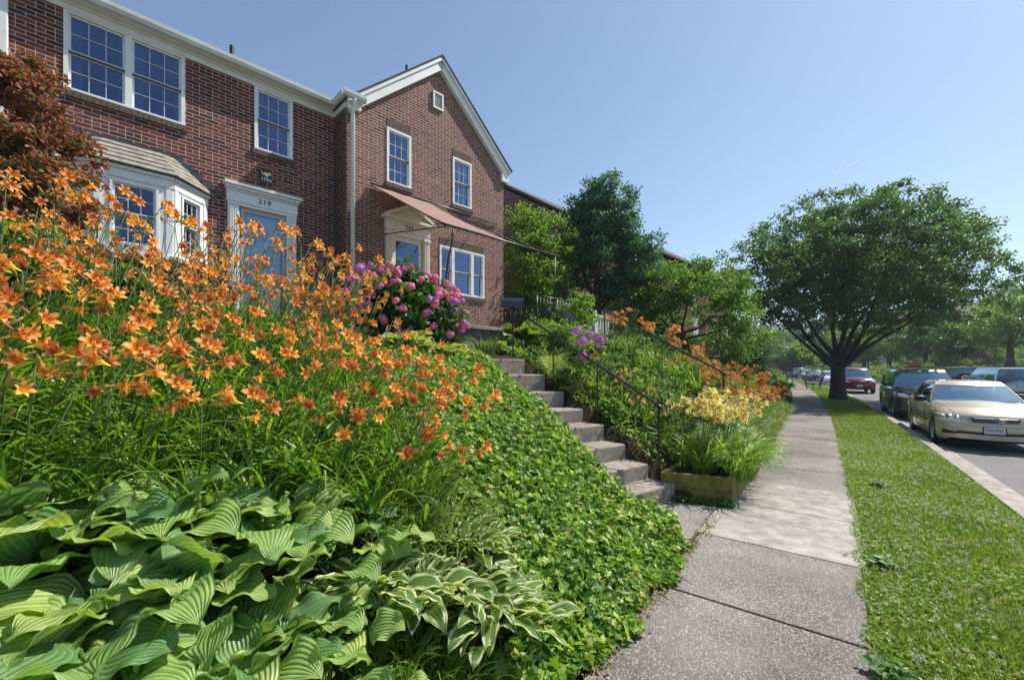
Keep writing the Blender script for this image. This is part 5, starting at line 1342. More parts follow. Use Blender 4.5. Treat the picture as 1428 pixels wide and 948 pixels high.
# ------------------------------------------------------------------ the left slope
# border between ivy and the daylily / hosta bed, in metres on the plan (street s -> distance q where ivy ends)
IVY = [(-3, 1.0), (1.2, 1.05), (1.55, 1.15), (1.85, 1.42), (2.05, 2.0), (2.4, 2.8), (2.7, 3.6), (2.9, 4.6), (12, 5.0)]
def ivy_q(s): return np.interp(s, [p[0] for p in IVY], [p[1] for p in IVY])
def in_steps(a, b, m=0.): return (-.5 < a < 4.8) and (-.1-m < b < 1.22+m)
# ivy carpet
def ivy():
    base = [(0, 0), (.16, -.12), (.46, -.05), (.30, .22), (.52, .42), (.22, .52), (0, .95), (-.22, .52), (-.52, .42), (-.30, .22), (-.46, -.05), (-.16, -.12)]
    V = [(x, y, .10*abs(x)*2-.12*max(0, y-.3)) for x, y in base]+[(0, .25, -.03)]
    n = len(base); F = [(i, (i+1) % n, n) for i in range(n)]
    pts = []; 
    for s, q in zip(rng.uniform(-1.2, 6.9, 120000), rng.uniform(.93, 5.0, 120000)):
        lim = float(ivy_q(s))
        if q > lim+.12*math.sin(s*5)+.08*math.sin(s*11+2): continue
        x, y, _ = street(s, q); a, b = (x-SO[0])*SE[0]+(y-SO[1])*SE[1], (x-SO[0])*SF[0]+(y-SO[1])*SF[1]
        if (s-1.70)**2+(q-1.58)**2 < .24**2: continue
        if b < 1.0+.10*math.sin(a*4)+.05*math.sin(a*13): continue
        if q < 1.02+.05*math.sin(s*7)+.03*math.sin(s*17): continue
        pts.append((x, y, s, q, a, b))
    pts = np.array(pts)
    rng.shuffle(pts); pts = pts[:36000]
    h = hgt(pts[:, 0], pts[:, 1]); a, b = pts[:, 4], pts[:, 5]
    st = (b < 1.2) & (a > 0) & (a < 3.2)
    hs = np.interp(a, [p[0] for p in ST], [p[1] for p in ST])
    h = np.where(st, np.maximum(h, hs-.02), h)
    lift = .05+.09*rng.random(len(h))**1.5*(1+.5*np.sin(pts[:, 0]*3.1)*np.sin(pts[:, 1]*2.7))
    edge = np.clip((pts[:, 3]-1.0)/.25, .15, 1); P = np.column_stack([pts[:, 0], pts[:, 1], np.maximum(h, 0)+lift*edge+.02])
    k = len(P); dn = np.array([.62, -.48, .0])           # leaves hang down the slope, facing out
    F_ = rng.normal(size=(k, 3))*.75+np.array([.5, -.4, -.35]); U_ = rng.normal(size=(k, 3))*.38+np.array([.35, -.3, 1.])
    o = merged('ivy', V, F, basis(F_, U_, .028+.046*rng.random(k)), P, leafmat('ivy_leaf', [(.02, .07, .014), (.055, .14, .02), (.11, .22, .027), (.21, .34, .035), (.34, .45, .07)], .3, .42, scale=5, spec=.35))
    tag(o, 'glossy green ivy carpet covering the slope beside the steps', 'ivy', kind='stuff')
    # a few brown and yellowed leaves
    j = rng.choice(k, 700, replace=False)
    o = merged('ivy_dead_leaves', V, F, basis(F_[j]+rng.normal(size=(700, 3))*.5, U_[j]+rng.normal(size=(700, 3))*.3, .028+.03*rng.random(700)), P[j]+np.array([0, 0, .012]), leafmat('old_ivy_leaf', [(.20, .10, .04), (.36, .26, .08), (.30, .33, .07)], .2, .7)); tag(o, 'scattered brown and yellow dead leaves on the ivy', 'dead leaves', kind='stuff')
    # runners
    m = MB()
    for _ in range(140):
        i = rng.integers(k); p = P[i]; an = rng.uniform(0, 6.28); q_ = [tuple(p+np.array([math.cos(an)*.06*j, math.sin(an)*.06*j, -.03+.02*math.sin(j*2)])) for j in range(4)]
        q_ = [(a_[0], a_[1], float(hgt(a_[0], a_[1]))+.07) for a_ in q_]; m.tube(q_, .003, 4, cap=False)
    o = m.build('ivy_stems', simple('ivy_stem', (.10, .06, .035), .8, bmp=0), uv=False); tag(o, 'thin brown ivy stems among the leaves', 'ivy', kind='stuff')
ivy()

# hostas
def hosta_leafmat(name, cols, rim=None, rimpos=.8, stripe=.5, trans=.28, rough=.34):
    m, nt, out = nmat(name); uv = nt.nodes.new('ShaderNodeUVMap').outputs[0]; sp = nt.nodes.new('ShaderNodeSeparateXYZ'); L(nt, uv, sp.inputs[0])
    g = nt.nodes.new('ShaderNodeNewGeometry'); isl = g.outputs['Random Per Island']
    col = ramp(nt, isl, [(i/(len(cols)-1), c) for i, c in enumerate(cols)])
    ribs = math_(nt, 'COSINE', math_(nt, 'MULTIPLY', sp.outputs[0], 34.))
    rc = ramp(nt, ribs, [(0, (1-stripe*.55,)*3), (.55, (1, 1, 1)), (1, (1+stripe*.9, 1+stripe*.9, 1+stripe*.6))])  # pale ribs, with the sunlight on them put into the colour
    col = mixc(nt, 1., col, rc, 'MULTIPLY')
    nz = noise(nt, 30, 3, .6, g.outputs['Position']); col = mixc(nt, .35, col, ramp(nt, nz, [(.3, (.7, .7, .7)), (.7, (1.3, 1.3, 1.3))]), 'MULTIPLY')
    au = math_(nt, 'ABSOLUTE', sp.outputs[0])
    if rim:
        f = ramp(nt, math_(nt, 'ADD', au, math_(nt, 'MULTIPLY', math_(nt, 'SUBTRACT', noise(nt, 60, 2, .5, g.outputs['Position']), .5), .25)), [(rimpos-.03, (0, 0, 0)), (rimpos+.03, (1, 1, 1))])
        col = mixc(nt, f, col, rim)
    p = pbsdf(nt, col, rough, bump(nt, ribs, .5, .004), 0, .5)
    t = nt.nodes.new('ShaderNodeBsdfTranslucent'); L(nt, mixc(nt, 1., col, (2.0, 2.0, .8), 'MULTIPLY'), t.inputs[0])
    mx = nt.nodes.new('ShaderNodeMixShader'); mx.inputs[0].default_value = trans; L(nt, p.outputs[0], mx.inputs[1]); L(nt, t.outputs[0], mx.inputs[2]); L(nt, mx.outputs[0], out.inputs[0]); return m
def hosta(name, label, base, mat, n=26, ln=.24, wr=.36, pet=.26, rad=None, tilt=0., group=None, seg=(12, 10), wav=.012):
    t = thing(name, label, 'hosta', base, 0, group)
    V = []; F = []; UV = []; ns, nw = seg
    sb = MB()
    for k in range(n):
        f = (k+.5)/n; az = k*2.39996+random.gauss(0, .25); el = 1.25-1.15*f**.8+random.gauss(0, .12)      # inner leaves upright, outer flat
        pl = pet*(.55+.75*f)*random.uniform(.85, 1.15); L_ = ln*random.uniform(.78, 1.15)*(.8+.25*f)
        d = np.array([math.cos(az), math.sin(az), 0]); sd_ = np.array([-math.sin(az), math.cos(az), 0])
        p0 = d*.03*random.random(); p1 = p0+(d*math.cos(el+.25)+np.array([0, 0, math.sin(el+.25)]))*pl
        if p1[2] < .06+.08*random.random(): p1[2] = .08+.08*random.random()
        mid = (p0+p1)/2+np.array([0, 0, .02]); sb.tube([tuple(p0), tuple(mid), tuple(p1)], [.007, .006, .004], 5, cap=False)
        ang = el*.45+.28+random.gauss(0, .16); roll = random.gauss(0, .42); p = p1.copy(); b = len(V); ph = random.uniform(0, 6.28); cup = random.uniform(.10, .34); fold = random.uniform(.1, .35)
        curve = random.uniform(1.0, 2.0)
        for i in range(ns+1):
            u = i/ns
            w_ = L_*wr*1.12*(math.sin(math.pi*min(1, u**.62))**.82 if u < 1 else 0)*(1.06-.1*u)
            if u < .12: w_ = max(w_, L_*wr*.45*(u/.12)**.5) if i else .004
            t_ = d*math.cos(ang)+np.array([0, 0, math.sin(ang)]); nn = -d*math.sin(ang)+np.array([0, 0, math.cos(ang)])
            s2 = sd_*math.cos(roll)+nn*math.sin(roll); n2 = nn*math.cos(roll)-sd_*math.sin(roll)
            for j in range(nw+1):
                v = 2*j/nw-1; back = -.16*L_*(abs(v)**1.6)*(1-u)**3 
                q = p+s2*w_*v*(1-.12*abs(v)*cup)+n2*(cup*w_*abs(v)**1.5*fold*2.2+wav*math.sin(u*13+ph+(2 if v > 0 else 0))*abs(v)**2.5*(1 if i else 0)-.0025*math.cos(v*17)*math.sin(math.pi*u))+t_*back
                V.append(q); UV.append((v, u))
            p = p+t_*L_/ns; ang -= curve*(.3+1.2*u)/ns*.95
        for i in range(ns):
            for j in range(nw): a = b+i*(nw+1)+j; F.append((a, a+1, a+nw+2, a+nw+1))
    me = bpy.data.meshes.new('leaves'); me.from_pydata([tuple(map(float, v)) for v in V], [], F); me.materials.append(mat)
    u = me.uv_layers.new(name='UVMap'); lp = np.zeros(len(me.loops), int); me.loops.foreach_get('vertex_index', lp); u.data.foreach_set('uv', np.array(UV, float)[lp].reshape(-1).astype(np.float32))
    me.polygons.foreach_set('use_smooth', [True]*len(me.polygons)); me.update()
    o = bpy.data.objects.new('foliage', me); COL.objects.link(o); o.parent = t
    sb.build('stalks', D_stem, t, smooth=True, uv=False)
    return t
H_blue = hosta_leafmat('blue_green_hosta', [(.12, .25, .09), (.18, .32, .11), (.26, .40, .11), (.38, .48, .15)], stripe=.26, rough=.45)
H_vari = hosta_leafmat('white_edged_hosta', [(.10, .21, .045), (.16, .28, .06)], rim=(.62, .66, .38), rimpos=.62, stripe=.3)
H_gold = hosta_leafmat('chartreuse_hosta', [(.20, .28, .05), (.30, .36, .08), (.38, .42, .13)], stripe=.3)
H_mid = hosta_leafmat('green_hosta', [(.07, .16, .03), (.12, .22, .04), (.16, .26, .05)], stripe=.3)
def onslope(s, q, dz=0.): x, y, _ = street(s, q); return (x, y, float(hgt(x, y))+dz)
hs = [((.10, 2.02), 34, .27, 'big ribbed blue green hosta at the lower left corner of the bed'),
      ((.46, 2.20), 34, .27, 'big ribbed hosta under the daylilies at the left edge of the photo'),
      ((.95, 2.30), 34, .25, 'upright ribbed hosta whose top leaf twists below the lowest orange flowers'),
      ((.66, 1.80), 32, .23, 'ribbed blue green hosta in the middle of the hosta group'),
      ((.98, 1.78), 30, .19, 'smaller hosta at the right end of the blue green group'),
      ((.36, 1.60), 30, .21, 'lowest hosta with cupped leaves at the bottom edge'),
      ((.72, 1.46), 26, .18, 'small cupped hosta beside the green grass clump'),
      ((.22, 2.52), 34, .28, 'high hosta at the left edge just under the daylily leaves'), ((.58, 2.50), 34, .26, 'hosta in the upper row, second from the left edge'), ((-.12, 2.62), 30, .28, 'broad hosta cut off by the left edge of the photo'), ((1.18, 2.12), 28, .20, 'hosta at the upper right end of the group below the lowest daylilies'), ((.74, 2.16), 30, .24, 'hosta behind the middle one with tall overlapping leaves'),
      ((-.25, 2.35), 30, .27, 'ribbed hosta half outside the left edge of the photo')]
for (s, q), n, ln, lb in hs: hosta('hosta', lb, onslope(s, q), H_blue, n+4, ln, .40, .27, wav=.02, group='blue green hostas on the lower slope')
hosta('hosta', 'white edged variegated hosta between the daylily leaves and the ivy', onslope(1.72, 1.66, .02), H_vari, 60, .18, .23, .20, wav=.008)
hosta('hosta', 'second white edged hosta nearer the bottom edge of the bed', onslope(1.46, 1.74, .03), H_vari, 56, .17, .24, .18, wav=.008)
hosta('hosta', 'white edged hosta touching the blue green hostas', onslope(1.24, 1.86, .03), H_vari, 50, .18, .24, .2, wav=.008)
hosta('hosta', 'lowest white edged hosta leaning over the ivy at the bottom edge', onslope(1.74, 1.46, .05), H_vari, 56, .19, .22, .2, wav=.008)
hosta('hosta', 'white edged hosta farthest up, against the grass tufts', onslope(1.98, 1.86, .02), H_vari, 44, .17, .23, .2, wav=.008)
hosta('hosta', 'yellowing little hosta leaf cluster beside the grass clump', onslope(1.30, 1.78, .0), H_gold, 9, .13, .38, .14)
hosta('hosta', 'pale chartreuse hosta between the daylilies and the hydrangea', (-1.45, 5.75, float(hgt(-1.45, 5.75))+.06), H_gold, 40, .24, .32, .24)
hosta('hosta', 'pale chartreuse hosta left of the hydrangea base', (-.98, 5.95, float(hgt(-.98, 5.95))+.04), H_gold, 30, .2, .32, .2)
hosta('hosta', 'yellow edged hosta at the top of the steps', (-.32, 8.35, float(hgt(-.32, 8.35))), H_gold, 36, .21, .36, .22)
hosta('hosta', 'green hosta mound behind the mailbox post', (.18, 9.2, float(hgt(.18, 9.2))+.25), H_mid, 44, .28, .36, .36)
hosta('hosta', 'green hosta beside the porch railing', (-.35, 9.4, float(hgt(-.35, 9.4))+.2), H_mid, 36, .25, .36, .3)
# green shrubby leaves behind the lilies at left
for (px, d, z, h, r, mt, lb) in ((40, 3.4, 1.75, .95, .75, G_lime, 'yellow green shrub below the Japanese maple'), (150, 3.9, 1.8, .75, .55, G_mid, 'green shrub under the bay window'), (-60, 3.0, 1.6, .9, .7, G_mid, 'green shrub at the left edge of the bed')):
    x, y, _ = at(px, d); tree('shrub', lb, (x, y, float(hgt(x, y))-.05), 0, .02, [(0, 0, h*.5, r, r*.8, h*.5)], mt, M_bark2, 60, 60, .14, .07, seed=60+int(px), cat='shrub', twigs=0)

# daylilies of the left slope
FO = meshes_flowers(F_orange, 6)
P0 = [daylily(n, FO, nbl=42, per=pr, h=hh, fs=.9, lean=(.34, -.12)) for n, pr, hh in ((1, (1, 1), .6), (3, (1, 2), .60), (4, (1, 2), .68), (5, (1, 2), .80), (5, (1, 2), .96), (6, (1, 3), .90))]
pts = []
def lily_ok(s, q, x, y):
    a, b = stepcoord(x, y)
    if in_steps(a, b, .2): return False
    if q < float(ivy_q(s))+.08 or q > 5.1: return False
    u = 714+594*x/y
    if u > np.interp(y, [1., 2.2, 3., 3.6, 4.2, 5, 7], [660, 640, 590, 550, 485, 435, 415]): return False
    if s < 1.35 and q < 2.72-.26*max(0, s): return False
    if s < 2.1 and q < 2.05: return False
    return y > .9
for x, y in scatter_pts(lily_ok, 195, .205, (-1.4, 5.6, 1.3, 5.3)):
    s, q = sq(x, y); u, v = px_of(x, y, float(hgt(x, y)))
    d_ = math.hypot(x, y)
    if q > 3.4: k = random.choice((1, 2, 3, 4, 4, 5))
    elif q > 2.7: k = random.choice((1, 2, 3, 3, 2))
    else: k = random.choice((1, 2, 2, 1, 2))
    pts.append((x, y, None, k))
place(P0, pts, 'orange daylily clump growing on the slope in front of the bay window house', 'daylily', 'orange daylilies on the left slope', 'daylily', rot=(-.35, .35))
# loose strap leaves spilling beside the white edged hosta
TG = [tuft_mesh(52, .44, .0075, 2.3, .09).build('grass_tuft', G_grass, smooth=True, uv=False) for _ in range(3)]
spts = scatter_pts(lambda s, q, x, y: q > ivy_q(s)-.05 and q < ivy_q(s)+.35, 16, .2, (1.7, 2.9, 1.8, 3.4))
spts += [street(a_, b_)[:2] for a_, b_ in ((1.45, 1.95), (1.6, 2.0), (1.75, 2.05), (1.55, 2.15), (1.9, 1.95), (1.35, 2.2), (1.7, 2.25), (1.95, 2.25), (1.4, 2.05), (2.0, 1.8), (1.85, 2.4), (1.3, 2.35))]
place(TG, [(x, y) for x, y in spts], 'arching narrow leaved grass tuft along the edge of the ivy', 'grass tuft', 'grass tufts along the ivy edge', 'grass_tuft', rot=(0, 6.28))
TG2 = [tuft_mesh(120, .24, .0038, 1.7, .13).build('grass_tuft', leafmat('fine_grass_%d' % i, [(.05, .12, .015), (.09, .19, .025), (.14, .25, .03)], .3, .4, scale=8), smooth=True, uv=False) for i in range(2)]
place(TG2, [street(a_, b_)[:2] for a_, b_ in ((1.2, 1.6), (1.33, 1.5), (1.1, 1.72), (1.42, 1.38), (1.52, 1.28), (1.24, 1.42), (1.62, 1.2))], 'fine bright green grass clump at the bottom edge beside the ivy', 'grass tuft', 'fine grass clumps at the sidewalk edge', 'grass_tuft', rot=(0, 6.28), s=(.9, 1.1))

# lavender spikes by the bay window
m = MB()
# ------------------------------------------------------------------ hydrangea
def hydrangea():
    bx_, by_ = -1.84, 7.0; z0 = float(hgt(bx_, by_)); t = thing('hydrangea', 'large hydrangea bush with pink and purple flower heads before the porch', 'hydrangea', (bx_, by_, z0-.05))
    E_ = [(0, 0, .55, 1.0, .8, .78), (-.35, 0, .8, .65, .6, .62), (.45, -.05, .55, .62, .6, .66), (0, 0, 1.0, .6, .6, .4)]
    C = crown_pts(E_, 220, .2, 2, 3); leaves_mesh('foliage', C, 38, .17, .105, leafmat('hydrangea_leaf', [(.03, .08, .02), (.05, .13, .03), (.08, .18, .03)], .25, .4), t)
    s_ = MB()
    for k in range(26):
        a = random.uniform(0, 6.28); e = C[rng.integers(len(C))]; s_.tube([(.15*math.cos(a), .15*math.sin(a), 0), (e[0]*.6, e[1]*.6, e[2]*.6), tuple(e)], [.012, .008, .005], 5)
    s_.build('stems', M_bark2, t, uv=False)
    mats = []
    for nm, c0, c1 in (('pink_florets', (.62, .10, .28), (.78, .26, .42)), ('rose_florets', (.60, .10, .17), (.78, .25, .30)), ('purple_florets', (.44, .13, .50), (.62, .27, .62)), ('magenta_florets', (.5, .08, .38), (.66, .22, .5))):
        mats.append(leafmat(nm, [c0, c1, tuple(min(1, x*1.2) for x in c1)], .25, .6, tcol=(1.2, 1.2, 1.2)))
    FV = [(0, 0, 0), (.5, .5, .1), (0, .8, .05), (-.5, .5, .1), (.8, 0, .05), (.5, -.5, .1), (0, -.8, .05), (-.5, -.5, .1), (-.8, 0, .05)]
    FF = [(0, 4, 1, 2), (0, 2, 3, 8), (0, 8, 7, 6), (0, 6, 5, 4)]
    protos = []
    for mt in mats:
        n = 130; d = rdir(n, .25); P = d*np.array([1, 1, .72])*(.074*(1+.12*rng.normal(size=(n, 1))))
        Rm = basis(np.cross(d, rdir(n)), d, .0165*(1+.4*rng.random(n)))
        o = merged('flower_head', FV, FF, Rm, P, mt); protos.append(o)
    pts_ = []; tries = 0
    while len(pts_) < 100 and tries < 20000:
        tries += 1; e = E_[rng.choice(4, p=[.4, .25, .22, .13])]; d = rdir(1)[0]
        if d[1] > .45 or d[2] < -.45: continue
        p = np.array(e[:3])+d*np.array(e[3:])*1.03
        if any((((p-np.array(q[:3]))/np.array(q[3:]))**2).sum() < .93 for q in E_): continue
        if all(((p-q)**2).sum() > .082**2 for q in pts_) and math.sin(p[0]*6+p[2]*5)*math.sin(p[2]*7-p[0]*3) > -.6: pts_.append(p)
    for i, p in enumerate(pts_):
        w_ = [.48, .14, .08, .3] if p[0] > -.35 else [.35, .05, .28, .32]
        k = rng.choice(4, p=w_); o = protos[k].copy(); COL.objects.link(o); o.parent = t; o.location = p; o.scale = (random.uniform(.6, 1.0),)*3; o.rotation_euler = (random.random(), random.random(), random.random()*6)
    for o in protos: bpy.data.objects.remove(o)
hydrangea()
# tufts before the porch
TG3 = [tuft_mesh(90, .45, .006, 1.6, .14).build('grass_tuft', G_vari if i else G_grass, smooth=True, uv=False) for i in range(2)]
place(TG3, [(-.62, 8.0, None, 0), (-.45, 7.75, None, 0), (.80, 7.35, None, 1), (1.05, 7.35, None, 1), (1.1, 7.0, None, 1), (.72, 7.75, None, 1), (1.3, 6.85, None, 1)], 'pale striped grass tuft near the upper steps and hydrangea', 'grass tuft', 'striped grass tufts near the upper steps', 'grass_tuft', rot=(0, 6.28))

# ------------------------------------------------------------------ beds right of the steps
G_per = leafmat('perennial_leaf', [(.055, .13, .025), (.11, .21, .04), (.17, .28, .05), (.25, .34, .08)], .4, .45, scale=4)
def bushy(name, label, x, y, h, r, mat, n=40, per=46, ls=.05, group=None, cat='perennial', stems=True, seed=0, dz=0.):
    z = float(hgt(x, y))+dz
    return tree(name, label, (x, y, z-.03), 0, .012, [(0, 0, h*.5, r, r, h*.5), (0, 0, h*.72, r*.7, r*.7, h*.28)], mat, D_stem, n, per, r*.34, ls, group=group, cat=cat, twigs=0, limbs=9, seed=seed, quad=True, gap=.2)
def bed_ok(s, q, x, y):
    a, b = stepcoord(x, y); return b < -.3 and not (s < 6.9 and q < 1.9)
bp = scatter_pts(bed_ok, 96, .36, (5.6, 17, 1.6, 5.2))
for i, (x, y) in enumerate(bp):
    near = abs(stepcoord(x, y)[1]) < .9
    bushy('perennial', 'leafy green perennial filling the flower bed right of the steps', x, y, random.uniform(.28, .5) if near else random.uniform(.6, .98), random.uniform(.18, .24) if near else random.uniform(.24, .36), (G_per, G_mid, G_lime)[i % 3], 26, 44, random.uniform(.04, .065), 'perennials in the bed right of the steps', seed=100+i)
for i, (px, d, h, r) in enumerate(((745, 10.4, 1.0, .5), (768, 9.7, .9, .4), (786, 8.6, .8, .4), (812, 9.2, .8, .4), (738, 9.3, .75, .35))):
    x, y, _ = at(px, d); bushy('perennial', ('tall light green perennial left of the rounded shrub', 'light green perennial in front of the rounded shrub', 'leafy perennial above the handrail middle', 'green perennial left of the second handrail top', 'bushy perennial right of the mailbox')[i], x, y, h, r, (G_lime, G_per)[i % 2], 40, 46, .055, seed=160+i)
# phlox
def phlox():
    mt = leafmat('magenta_phlox', [(.42, .05, .50), (.58, .10, .62), (.70, .25, .72)], .25, .6, tcol=(1.1, 1.1, 1.1))
    FV = [(0, 0, 0), (.5, .5, .1), (0, .8, .05), (-.5, .5, .1), (-.6, -.2, .05), (0, -.7, .1), (.6, -.2, .05)]; FF = [(0, 6, 1), (0, 1, 2), (0, 2, 3), (0, 3, 4), (0, 4, 5), (0, 5, 6)]
    for i, (px, py, d, s_, lb) in enumerate(((805, 463, 7.3, 1.05, 'leftmost purple phlox head above the handrail'), (812, 477, 7.0, 1., 'purple phlox head just under the leftmost one'), (822, 468, 7.25, .9, 'smaller purple phlox head between its neighbours'), (837, 477, 7.05, 1.25, 'largest purple phlox head on the right'), (813, 497, 6.9, .8, 'lowest purple phlox head beside the handrail'))):
        x, y, _ = at(px, d); z1 = CAMH+(512-py)/594*d; z0 = float(hgt(x, y)); t = thing('phlox', lb, 'phlox', (x, y, z0), 0, 'purple phlox by the handrail')
        m = MB(); m.tube([(0, 0, 0), (.01, 0, (z1-z0)*.6), (0, 0, z1-z0)], .005, 6); so_ = m.build('stem', D_stem, t, uv=False)
        n = 120; d_ = rdir(n, .5); P = d_*np.array([1, 1, .8])*(.088*s_*(1+.18*rng.normal(size=(n, 1))))+np.array([0, 0, z1-z0]); merged('flower_head', FV, FF, basis(np.cross(d_, rdir(n)), d_, .016*(1+.3*rng.random(n))), P, mt, t)
        n = 40; a = rng.uniform(0, 6.28, n); P = np.column_stack([.01*np.cos(a), .01*np.sin(a), rng.uniform(.1, z1-z0-.05, n)]); F_ = np.column_stack([np.cos(a), np.sin(a), .3*np.ones(n)])
        merged('leaves', LEAF_V, LEAF_F, basis(F_, np.tile([0, 0, 1.], (n, 1))+rng.normal(size=(n, 3))*.2, .10*(1+.3*rng.random(n))), P, G_per, t)
phlox()
# yellow daylilies in the planter
FY = meshes_flowers(F_yellow, 4); FA = meshes_flowers(F_apricot, 3); FR = meshes_flowers(F_red, 3)
PY = [daylily(n, FY, ln=.68, h=.86, lean=(.12, -.02), nbl=60, per=(2, 4), fs=1.05, wid=.009) for n in (4, 6, 7)]
yp = [(2.42, 5.42), (2.62, 5.62), (2.78, 5.36), (2.85, 5.75), (2.95, 5.95), (2.6, 5.95), (3.05, 6.2), (2.3, 5.8), (2.9, 6.35), (3.2, 6.45), (2.5, 6.2)]
place(PY, [(x, y, .26) for x, y in yp], 'pale yellow daylily clump in bloom in the timber planter', 'daylily', 'yellow daylilies in the planter', 'daylily', rot=(0, 1.2))
# long leaves spilling over the sidewalk edge
TS = [tuft_mesh(110, .72, .0075, 2.2, .12, 1.2, 8).build('daylily_foliage', D_leaf, smooth=True, uv=False) for _ in range(2)]
place(TS, [(2.98, 5.45, .22), (3.12, 5.75, .2), (2.75, 5.2, .25), (3.25, 6.05, .12), (3.45, 6.35, .1), (3.6, 6.6, .1), (3.02, 5.6, .25), (3.2, 5.9, .2)], 'long arching strap leaves spilling from the planter over the sidewalk', 'daylily foliage', 'strap leaves spilling over the sidewalk', 'daylily_foliage', rot=(0, 6.28), s=(.9, 1.12))
PA = [daylily(n, FA, ln=.55, h=.62, nbl=30, lean=(.1, 0), per=(1, 3), fs=.85) for n in (3, 5)]
place(PA, [(1.95, 6.35), (2.15, 6.2), (2.1, 6.6), (1.75, 6.75), (1.6, 7.0), (1.45, 7.25), (1.85, 7.1), (2.3, 6.45)], 'apricot yellow daylily clump between the handrail and the planter', 'daylily', 'apricot daylilies right of the handrail', 'daylily', rot=(0, 6.28))
# orange daylilies further up the street
PR = [daylily(n, FO, ln=.6, h=.85, nbl=22, lean=(.1, 0), per=(2, 3)) for n in (4, 6, 8)] + [daylily(6, FR, ln=.6, h=.85, nbl=22, lean=(.1, 0), per=(2, 3))]
rp = scatter_pts(lambda s, q, x, y: True, 46, .34, (8.8, 18, 1.3, 2.7))
place(PR, rp, 'orange daylily clump in the bed beyond the yellow daylilies', 'daylily', 'orange daylilies beyond the planter', 'daylily', rot=(0, 6.28))
PR2 = [daylily(n, FO, ln=.6, h=.85, nbl=20, lean=(.1, 0), per=(2, 3)) for n in (4, 6)]
place(PR2, [(2.05, 9.3, 1.95), (2.3, 9.5, 1.95), (2.5, 9.2, 1.9), (2.75, 9.0, 1.75), (2.95, 8.8, 1.6), (2.2, 9.0, 1.9), (3.1, 8.6, 1.5), (3.4, 8.9, 1.45), (3.3, 8.4, 1.35), (3.7, 8.7, 1.3), (3.5, 8.1, 1.15)], 'orange daylily clump behind the second handrail', 'daylily', 'orange daylilies behind the second handrail', 'daylily', rot=(0, 6.28))
# fountain grass
GT = [tuft_mesh(150, 1.15, .006, 1.25, .2, 1.1, 8).build('fountain_grass', G_tall, smooth=True, uv=False) for _ in range(2)]
for o, (x, y), lb in zip(GT + [copy_tree(GT[0])], ((3.05, 10.2), (3.75, 10.0), (2.4, 10.5)), ('tall arching fountain grass behind the orange daylilies', 'arching fountain grass nearest the bright maple', 'fountain grass nearest the white porch railing')):
    o.location = (x, y, float(hgt(x, y))-.05); tag(o, lb, 'grass clump', 'fountain grasses')
# compound leaved plants
def compound():
    n_ = 0
    for x, y, h in ((3.35, 8.0, .95), (3.65, 7.8, .85), (3.2, 7.6, .8), (2.7, 7.6, .7)):
        z = float(hgt(x, y)); t = thing('leafy_perennial', ('pale green plant with rows of drooping leaflets behind the yellow daylilies', 'pale leaflet plant nearest the orange bed', 'pale leaflet plant under the second handrail', 'low leaflet plant between the two handrails')[n_], 'perennial', (x, y, z)); n_ += 1
        m = MB(); P = []; F_ = []
        for k in range(11):
            a = random.uniform(0, 6.28); e = random.uniform(.6, 1.25); pts_ = []; p = np.array([0., 0, 0]); an = e
            for i in range(9):
                pts_.append(tuple(p)); p = p+np.array([math.cos(a)*math.cos(an), math.sin(a)*math.cos(an), math.sin(an)])*h*1.15/9; an -= .17
                if i > 2:
                    for sgn in (-1, 1): P.append(p.copy()); F_.append(np.array([-math.sin(a)*sgn+math.cos(a)*.5, math.cos(a)*sgn+math.sin(a)*.5, -.35]))
            m.tube(pts_, .004, 5)
        m.build('stems', D_stem, t, uv=False); n = len(P); merged('leaves', LEAF_V, LEAF_F, basis(np.array(F_), np.tile([0, 0, 1.], (n, 1))+rng.normal(size=(n, 3))*.15, .12*(1+.3*rng.random(n))), np.array(P), leafmat('leaflets_%d' % n_, [(.10, .19, .05), (.18, .28, .10), (.26, .34, .15)], .35, .45), t)
compound()
# strap leaved edging along the sidewalk
GE = [tuft_mesh(120, .48, .006, 1.9, .16, 1.1, 7).build('edging_grass', G_grass, smooth=True, uv=False) for _ in range(3)]
ep = [street(s+random.uniform(-.08, .08), q+random.uniform(-.06, .06))[:2] for s in np.arange(7.4, 19, .38) for q in (1.2, 1.5)]
place(GE, ep, 'arching edging grass spilling over the left side of the sidewalk', 'edging grass', 'edging grasses along the sidewalk', 'edging_grass', rot=(0, 6.28), s=(.85, 1.25))
# low weeds at the planter foot
WV = leafmat('weed_leaf', [(.05, .13, .025), (.09, .20, .035)], .3, .5)
n = 520; X = np.concatenate([rng.uniform(0, 1, n)]); C0 = np.array([1.95, 5.12]); C1 = np.array([2.55, 4.92]); P = C0+(C1-C0)*X[:, None]+rng.normal(size=(n, 2))*.03
o = merged('ground_weeds', LEAF_V, LEAF_F, basis(rdir(n, .2), rdir(n, 2), .035*(1+.4*rng.random(n))), np.column_stack([P, rng.uniform(.0, .06, n)]), WV); tag(o, 'small weeds growing at the foot of the timber planter', 'weeds', kind='stuff')

